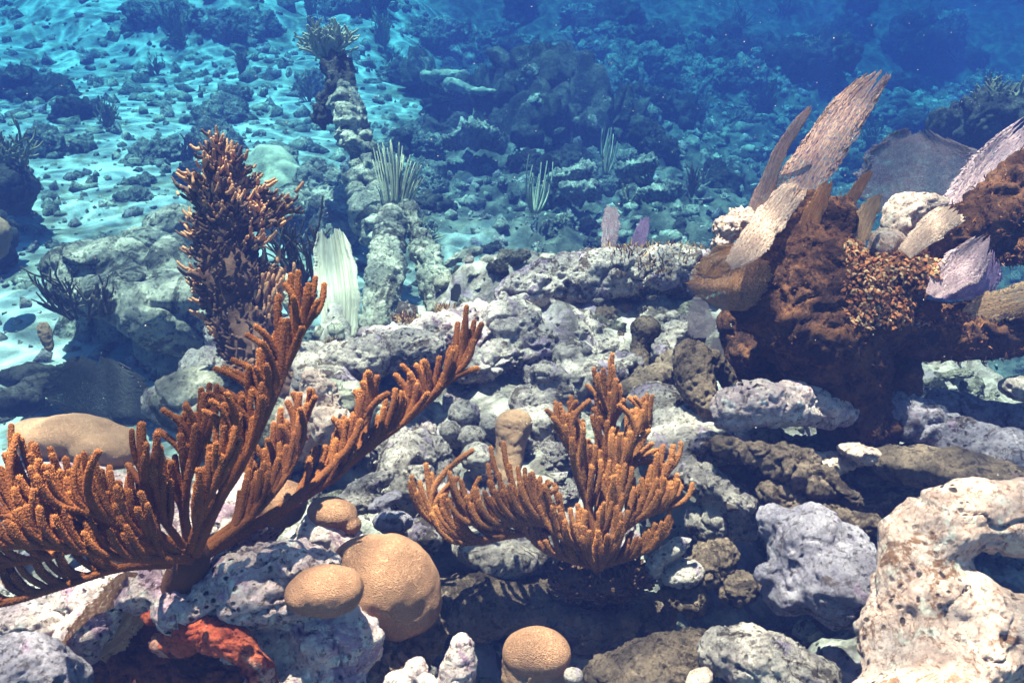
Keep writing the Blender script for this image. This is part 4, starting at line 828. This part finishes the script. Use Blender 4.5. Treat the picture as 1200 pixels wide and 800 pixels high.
rock('finger_knob', 'short brown finger coral poking from the sand left of the boulder', 'coral', [T((58, 408, 2.75, 6), (54, 392, 2.75, 8), (51, 383, 2.75, 7))], M['lump'], voxel=.006)
rock('dark_mound', 'dark rounded mound on the sand left of the dark blue sea fan', 'rock', [E(40, 440, 2.9, 36, 18, 40), E(60, 450, 2.8, 30, 14, 36), E(20, 470, 2.7, 30, 20, 30)], M['fardark'], voxel=.012)
def bush(name, label, px, py, d, mb, mat, group=None, scale=1., cat='soft coral', rz=0., landmark=None, me=None):
    if me is None: me = mb.mesh(name); 
    o = bpy.data.objects.new(name, me); COL.objects.link(o)
    if not me.materials: me.materials.append(mat)
    for pl in me.polygons: pl.use_smooth = True
    o.location = Vector(P(px, py, d)); o.rotation_euler = (0, 0, rz); o.scale = (scale * far_d(d) / d,) * 3
    return tag(o, label, cat, group, landmark=landmark)
bush('dark_gorgonian', 'dark branching soft coral on the top left of the large boulder', 92, 368, 2.9, bush_mesh(9, .20, 1.0, .0055, 3, 2, .5), M['darkstem'])
bush('dark_gorgonian', 'small dark soft coral with stubby fingers on the large boulder middle', 122, 362, 2.85, bush_mesh(5, .13, .5, .010, 4, 1, .5), M['darkstem'])
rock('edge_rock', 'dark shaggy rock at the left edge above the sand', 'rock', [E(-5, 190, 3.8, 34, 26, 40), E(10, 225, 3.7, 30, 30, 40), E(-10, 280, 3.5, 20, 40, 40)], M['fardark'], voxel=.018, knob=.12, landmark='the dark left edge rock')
bush('dark_gorgonian', 'shaggy brown soft coral on top of the left edge rock', 15, 200, 3.7, bush_mesh(14, .22, 1.2, .008, 6, 2, .2), M['olivestem'])
rock('round_coral', 'tan round coral cut by the left edge near the sand', 'coral', [E(-6, 280, 3.2, 16, 26, 24)], M['lump'], voxel=.012)
rock('dome_coral', 'broad smooth pale dome coral behind the column coral', 'coral', [E(318, 205, 4.3, 30, 34, 40), E(300, 215, 4.3, 40, 34, 44), E(335, 230, 4.2, 26, 40, 40), E(270, 250, 4.1, 50, 60, 50)], M['dome'], voxel=.018, lump=.1, knob=.03, grit=.006, pit=0, landmark='the pale dome coral')
rock('shaded_boulder', 'dark blue boulder between the dome coral and the leaning pillar', 'rock', [E(375, 225, 4.0, 34, 40, 40), E(345, 260, 3.8, 44, 40, 40), E(390, 260, 3.7, 34, 44, 40)], M['far'], voxel=.018, knob=.12)

# white fan, leaning coral pillar, its two legs and the plume on it
fan('white_fan', 'white ribbed sea fan blade with two points standing on the ridge', sheet((380, 396, 416, 394, 2.36), (373, 352, 421, 354, 2.40), (369, 312, 417, 314, 2.44), (370, 288, 410, 289, 2.46), (372, 264, 402, 264, 2.48)), M['fan_white'], nu=60, thick=.006, jag=.03, fray=.05, rib=.0045, seed=51, tops=([0, .1, .2, .42, .5, .68, .8, .92, 1], [.90, .955, .97, .87, .90, .99, 1.0, .95, .84]), landmark='the white sea fan')
rock('white_stub', 'small white rounded stub left of the white sea fan', 'coral', [T((345, 365, 2.45, 9), (340, 345, 2.45, 11), (334, 325, 2.45, 7))], M['dome'], voxel=.008, pit=0)
bush('comb_coral', 'dark feathery soft coral between the column coral and the white fan', 352, 360, 2.6, bush_mesh(12, .30, .55, .005, 9, 2, .7), M['darkstem'])
lpr = empty('leaning_pillar', P(452, 275, 3.3), 'pale leaning coral pillar rising to a dark top in the blue', 'coral pillar'); tag(lpr, None, None, landmark='the leaning coral pillar')
rock('column', None, None, [T((456, 275, 3.25, 22), (440, 225, 3.35, 21), (427, 180, 3.4, 20), (414, 135, 3.45, 18), (403, 105, 3.5, 15)), E(440, 245, 3.3, 24, 20, 24)], M['palerock'], voxel=.011, knob=.2, lump=.28, grit=.04, parent=lpr)
rock('head', 'dark shaggy upper end', None, [T((404, 112, 3.5, 16), (396, 88, 3.55, 20), (388, 62, 3.6, 18), (386, 45, 3.6, 12)), E(378, 128, 3.55, 18, 24, 24)], M['fardark'], voxel=.013, knob=.2, lump=.3, parent=lpr)
bush('crown_sponge', 'fuzzy tan sponge bush crowning the leaning pillar', 384, 62, 3.58, bush_mesh(40, .15, 1.2, .009, 11, 2, .2), M['palestem'], cat='sponge')
rock('coral_limb', 'pale coral limb under the leaning pillar, the left of two', 'coral limb', [T((457, 258, 3.1, 17), (453, 300, 2.95, 20), (449, 345, 2.8, 22), (440, 395, 2.65, 23))], M['palerock'], voxel=.010, knob=.18, lump=.22, grit=.04, landmark='the left pillar leg')
rock('coral_limb', 'pale coral limb under the leaning pillar, the right of two', 'coral limb', [T((480, 248, 3.15, 11), (495, 285, 3.05, 14), (508, 325, 2.95, 20), (520, 375, 2.8, 26))], M['palerock'], voxel=.010, knob=.18, lump=.22, grit=.04, landmark='the right pillar leg')
# comb plume
root = empty('sea_plume', P(458, 248, 3.2), 'pale comb shaped sea plume fanning right from the leaning pillar', 'soft coral')
mb = MB()
for k in range(64):
    t = RNG.random(); bx, by = 452 + 26 * t, 246 - 6 * math.sin(t * 3); tx = 436 + 62 * t + RNG.normal() * 1.5; ty = 184 - 8 * math.sin(t * 3.1) + 26 * t * t + RNG.normal() * 9
    a, b = P(bx, by, 3.2), P(tx, ty, 3.22 + RNG.normal() * .02); mid = (a + b) / 2 + RGT * .012 * math.sin(t * 6) - UPV * .01 * t
    tt = np.linspace(0, 1, 7)[:, None]; mb.tube((1 - tt) ** 2 * a + 2 * tt * (1 - tt) * mid + tt ** 2 * b, np.linspace(.0042, .0022, 7), 5)
link('branch', mb.mesh('branch'), M['palestem'], root)
mb = MB(); mb.tube([P(450, 252, 3.2), P(458, 247, 3.2), P(470, 243, 3.2), P(480, 246, 3.2)], (.012, .010, .008, .006), 8); link('stem', mb.mesh('stem'), M['palestem'], root)
tag(root, None, None, landmark='the pale sea plume')
for (x, y, d, n, h, s, w, lb) in ((633, 250, 3.9, 15, 70, 24, 30, 'pale sea whip cluster of upright stems in the dark blue centre'), (716, 205, 4.3, 10, 56, 10, 14, 'narrow pale sea whip right of the upright whip cluster'), (712, 185, 4.8, 5, 40, 8, 10, 'faint tall sea whip behind the narrow pale whip')):
    mb = MB()
    for k in range(n):
        t = k / (n - 1) - .5; a = P(x + t * s * .3 - 6, y, d); b = P(x + t * w, y - h * RNG.uniform(.55, 1.0), d + RNG.normal() * .06) + RGT * RNG.normal() * .012
        m_ = a + (b - a) * .35 + RGT * px2m(t * w * .7, d)
        tt = np.linspace(0, 1, 8)[:, None]; mb.tube((1 - tt) ** 2 * a + 2 * tt * (1 - tt) * m_ + tt ** 2 * b, np.linspace(.0055, .003, 8), 6)
    tag(link('sea_whip', mb.mesh('sea_whip'), M['palestem']), lb, 'sea whip', landmark='the ' + ' '.join(lb.split()[:4]) if h == 70 else None)
rock('pale_stub_coral', 'small pale coral stub right of the pillar legs', 'coral', [T((552, 345, 2.7, 9), (553, 325, 2.72, 7), (556, 312, 2.74, 4)), E(548, 350, 2.68, 14, 8, 14)], M['dome'], voxel=.008, pit=0)
rock('forked_branch', 'pale forked branch of dead coral right of the pillar legs', 'coral', [T((525, 310, 3.0, 6), (545, 298, 3.0, 7), (562, 294, 3.0, 5)), T((545, 300, 3.0, 6), (552, 320, 2.95, 6))], M['far'], voxel=.008)
fan('small_fan', 'tiny dark upright fan beside the speckled ridge rock', sheet((528, 352, 536, 354, 2.3), (529, 340, 540, 342, 2.3), (534, 332, 539, 333, 2.3)), M['fan_blue'], nu=12, thick=.005, seed=61)
for x0, x1, y0, lb in ((458, 500, 372, 'tan fuzzy algae tuft on the ridge crest in front of the left coral limb'), (505, 535, 362, 'tan fuzzy algae tuft on the ridge crest below the right coral limb'), (585, 640, 352, 'dark tan algae tuft on the ridge crest at the left end of the coral log'), (376, 408, 402, 'tan fuzzy algae tuft at the foot of the white sea fan')):
    p = [P(RNG.normal((x0 + x1) / 2, (x1 - x0) / 5.5), y0 + 4 + RNG.normal() * 2, 2.2 + RNG.normal() * .014) for _ in range(170)]
    tufts('algae_tuft', lb, 'algae', p, [np.array((0, 0, 1.))] * 170, [M['algaepale'], M['turf']], .026, .0015, curl=.7)

# ================================================================== far reef ledge and outcrops
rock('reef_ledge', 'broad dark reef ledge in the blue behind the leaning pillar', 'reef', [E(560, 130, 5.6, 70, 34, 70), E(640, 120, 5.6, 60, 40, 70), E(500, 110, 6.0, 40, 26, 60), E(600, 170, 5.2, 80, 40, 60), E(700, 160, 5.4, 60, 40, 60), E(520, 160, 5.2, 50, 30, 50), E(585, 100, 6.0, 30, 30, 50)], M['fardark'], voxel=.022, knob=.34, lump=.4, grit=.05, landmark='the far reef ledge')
for pts, lb in (([(498, 88, 5.4, 5), (530, 88, 5.35, 7), (545, 86, 5.3, 5)], 'pale dead coral branch lying on the ledge top at its left'), ([(525, 98, 5.3, 6), (560, 107, 5.25, 6), (580, 106, 5.2, 4)], 'pale dead coral branch lying below the ledge top'), ([(648, 52, 6.6, 3), (668, 62, 6.6, 4), (695, 66, 6.6, 3)], 'thin pale dead branch in the dark blue above the ledge')):
    rock('dead_branch', lb, 'coral branch', [T(*pts)], M['dome'], voxel=.012, pit=0, lump=.25)
rock('pale_crag', 'pale knobby crag below the reef ledge, catching sunlight', 'rock', [E(555, 158, 4.7, 26, 12, 30), E(530, 165, 4.7, 16, 10, 24), E(575, 162, 4.7, 12, 12, 20)], M['far'], voxel=.016, knob=.3, lump=.35, landmark='the pale ledge crag')
for x, y, d, lb in ((670, 205, 4.2, 'pale ragged crag right behind the upright sea whip cluster'), (682, 224, 4.1, 'low ragged crag at the foot of the upright sea whip cluster'), (745, 195, 4.4, 'pale ragged crag right of the narrow pale whip'), (772, 226, 4.2, 'pale ragged crag between the narrow whip and the coral log')):
    rock('pale_crag', lb, 'rock', [E(x, y, d, 24, 8, 24, RNG.uniform(-15, 15)), E(x + 14, y - 4, d, 12, 9, 16), E(x - 12, y + 4, d, 12, 7, 16)], M['far'], voxel=.012, knob=.3, lump=.4, landmark='the ragged far crag' if x == 670 else None)
rock('pale_crag', 'pale crag on the ledge right of its dead branches', 'rock', [E(622, 95, 5.2, 14, 16, 24), E(625, 125, 5.1, 12, 10, 20), E(660, 98, 5.3, 10, 12, 20)], M['far'], voxel=.016, knob=.3, lump=.35)
rock('coral_bank', 'wide low coral bank far right behind the elkhorn fans', 'reef', [E(1160, 140, 3.6, 46, 36, 40), E(1190, 120, 3.7, 30, 24, 40), E(1120, 150, 3.7, 30, 26, 40)], M['fardark'], voxel=.018, knob=.15, landmark='the far right coral bank')
bush('bushy_coral', 'tan bushy coral on the far right coral bank', 1160, 130, 3.6, bush_mesh(26, .17, 1.1, .008, 15, 2, .2), M['olivestem'], landmark='the tan bushy coral')

# scattered rocks and soft corals across the seabed: each its own thing
protos = []
for k in range(5):
    bm = bmesh.new()
    for j in range(4):
        c = np.array((RNG.normal() * .45, RNG.normal() * .45, RNG.uniform(-.1, .4))); r = RNG.uniform(.4, .75)
        ell_mesh(bm, c, ((r, 0, 0), (0, r * RNG.uniform(.7, 1.1), 0), (0, 0, r * RNG.uniform(.5, .85))))
    me = bpy.data.meshes.new('rock'); bm.to_mesh(me); bm.free(); me = remesh(me, .042, 2); roughen(me, 1., 50 + k, .34, .26, .08)
    protos.append(me)
bushes = [bush_mesh(12, 1., .7, .028, 70 + k, 2, .3).mesh('bush') for k in range(3)]
rods = [bush_mesh(5, 1., .35, .05, 80 + k, 1, .4, stiff=.05).mesh('rod') for k in range(2)]
meshes = {}
USED = set()
def where(p, me_=None):
    x, y, _ = proj(p); out = []
    for lx, ly, t in sorted(LANDMARKS, key=lambda l: (l[0] - x) ** 2 + (l[1] - y) ** 2):
        dx, dy = x - lx, ly - y
        out.append((('right of ' if dx > 0 else 'left of ') if abs(dx) > abs(dy) * 1.2 else ('behind ' if dy > 0 else 'in front of ')) + t)
    return out
def scatter(kind, name, cat, me, mat, look, p, s, rz, group, sink=.25):
    key = (me.name, mat.name)
    if key not in meshes:
        m2 = me.copy(); m2.materials.clear(); m2.materials.append(mat); m2.polygons.foreach_set('use_smooth', np.ones(len(m2.polygons), dtype=bool)); meshes[key] = m2
    o = bpy.data.objects.new(name, meshes[key]); COL.objects.link(o)
    o.location = (p[0], p[1], p[2] - sink * s); o.rotation_euler = (RNG.normal() * .2, RNG.normal() * .2, rz); o.scale = (s * RNG.uniform(.85, 1.25), s * RNG.uniform(.85, 1.15), s * RNG.uniform(.75, 1.1))
    x, y, z = proj(p)
    for w in where(p):
        lb = f'{look} {w}'
        if lb not in USED: break
    USED.add(lb); tag(o, lb, cat, group); return o
def on_ground(px, py):
    """Where the line of sight meets the seabed."""
    d = np.linspace(1.0, 26, 1000); q = CAMP + d[:, None] * (FWD + (px - 600) / F * RGT + (400 - py) / F * UPV); g = ground(q[:, 0], q[:, 1])[0]
    i = np.nonzero(q[:, 2] < g)[0]
    return q[i[0]] if len(i) else None
SIZES = ((.0, 'small'), (.09, 'medium sized'), (.16, 'large'))
def spot(x0, y0, x1, y1, n, fn):
    k = 0
    for _ in range(n * 8):
        p = on_ground(RNG.uniform(x0, x1), RNG.uniform(y0, y1))
        if p is None: continue
        fn(p); k += 1
        if k >= n: break
def far_rock(lo, hi, mats):
    def f(p):
        s = RNG.uniform(lo, hi) * p[1] / 6.5; mt = mats[int(RNG.integers(len(mats)))]
        sz = 'small' if s < .11 else 'medium' if s < .22 else 'large'
        scatter('rock', 'seabed_rock', 'rock', protos[int(RNG.integers(5))], M[mt], f"{sz} {'dark' if 'dark' in mt else 'pale grey'} seabed rock", p, s, RNG.uniform(0, 6.3), 'rocks scattered over the seabed', .12)
    return f
def far_bush(lo, hi, mats, src, nm, look):
    def f(p):
        s = RNG.uniform(lo, hi) * p[1] / 6.5; mt = mats[int(RNG.integers(len(mats)))]
        sz = 'small' if s < .18 else 'medium' if s < .3 else 'large'
        scatter('bush', nm, 'soft coral', src[int(RNG.integers(len(src)))], M[mt], f"{sz} {dict(darkstem='dark', olivestem='olive brown', palestem='pale')[mt]} {look}", p, s, RNG.uniform(0, 6.3), look + 's across the seabed', .0)
    return f
spot(20, 10, 400, 250, 22, far_rock(.10, .26, ['fardark', 'far', 'far']))
spot(0, 5, 380, 240, 9, far_bush(.14, .34, ['darkstem', 'olivestem', 'olivestem'], bushes, 'seabed_bush', 'bushy soft coral'))
spot(430, 5, 800, 245, 52, far_rock(.09, .26, ['far', 'far', 'fardark']))
spot(540, 240, 800, 320, 14, far_rock(.07, .13, ['far', 'fardark']))
spot(430, 10, 850, 320, 20, far_bush(.14, .30, ['darkstem', 'olivestem', 'palestem'], bushes + rods, 'seabed_bush', 'bushy soft coral'))
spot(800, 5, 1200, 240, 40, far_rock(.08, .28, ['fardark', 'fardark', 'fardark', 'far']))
spot(820, 5, 1200, 200, 16, far_bush(.14, .32, ['darkstem', 'olivestem', 'palestem'], bushes, 'seabed_bush', 'bushy soft coral'))
spot(1050, 410, 1200, 470, 12, far_rock(.06, .14, ['far']))

def near_rock(lo, hi, mats):
    def f(p):
        s = RNG.uniform(lo, hi); mt = mats[int(RNG.integers(len(mats)))]
        scatter('rock', 'rubble_rock', 'rock', protos[int(RNG.integers(5))], M[mt], f"{'small' if s < .04 else 'rounded'} {dict(lime='cream', grey='grey', pink='pinkish', dark='dark', violet='violet grey')[mt]} rubble rock", p, s, RNG.uniform(0, 6.3), 'rubble rocks between the near corals', .45)
    return f
spot(350, 380, 850, 640, 60, near_rock(.025, .065, ['lime', 'grey', 'pink', 'grey', 'dark']))
spot(420, 640, 1100, 800, 34, near_rock(.025, .06, ['dark', 'violet', 'grey']))
spot(780, 500, 1200, 640, 22, near_rock(.03, .07, ['dark', 'violet', 'grey']))
spot(0, 540, 400, 800, 20, near_rock(.03, .06, ['pink', 'grey']))

# loose rubble nobody could count, and specks drifting in the water
def rubble():
    V0, F0 = [], []
    bm = bmesh.new(); bmesh.ops.create_icosphere(bm, subdivisions=1, radius=1); V0 = np.array([v.co[:] for v in bm.verts]); F0 = np.array([[v.index for v in f.verts] for f in bm.faces]); bm.free()
    n = 16000; y = .6 + 11 * RNG.random(n) ** 1.3; x = RNG.uniform(-1, 1, n) * (.9 + .75 * y)
    z, m, rub = ground(x, y); keep = RNG.random(n) < .6 + .4 * rub + .4 * m; x, y, z = x[keep], y[keep], z[keep]; n = len(x)
    s = (.006 + .03 * RNG.random(n) ** 3) * (.6 + .25 * y)
    V = V0[None] * RNG.uniform(.5, 1.2, (n, 1, 3)) + RNG.normal(size=(n, 12 if len(V0) == 12 else len(V0), 3)) * .22
    V = V * s[:, None, None] + np.stack([x, y, z], 1)[:, None]
    me = bpy.data.meshes.new('coral_rubble'); Fc = (F0[None] + (np.arange(n) * len(V0))[:, None, None]).reshape(-1, 3)
    me.from_pydata(V.reshape(-1, 3).tolist(), [], Fc.tolist()); me.polygons.foreach_set('material_index', (np.repeat(np.arange(n) % 3, len(F0))).astype(np.int32))
    o = link('coral_rubble', me, [M['far'], M['grey'], M['palerock']], origin=(0, 0, 0)); tag(o, 'loose coral rubble strewn between the rocks', 'rubble', kind='stuff')
rubble()
def specks():
    mb = MB(); bm = bmesh.new(); bmesh.ops.create_icosphere(bm, subdivisions=1, radius=1); V0 = np.array([v.co[:] for v in bm.verts]); F0 = [[v.index for v in f.verts] for f in bm.faces]; bm.free()
    for k in range(600):
        d = RNG.uniform(.5, 3.0); p = P(RNG.uniform(-300, 1500), RNG.uniform(-100, 600), d)
        mb.add(V0 * RNG.uniform(.5, 1.) * .0010 * d * RNG.uniform(.6, 1.2, 3) + p, F0)
    o = link('drifting_particles', mb.mesh('drifting_particles'), M['speck'], origin=(0, 0, 0)); tag(o, 'pale specks drifting in the water', 'particles', kind='stuff')
specks()
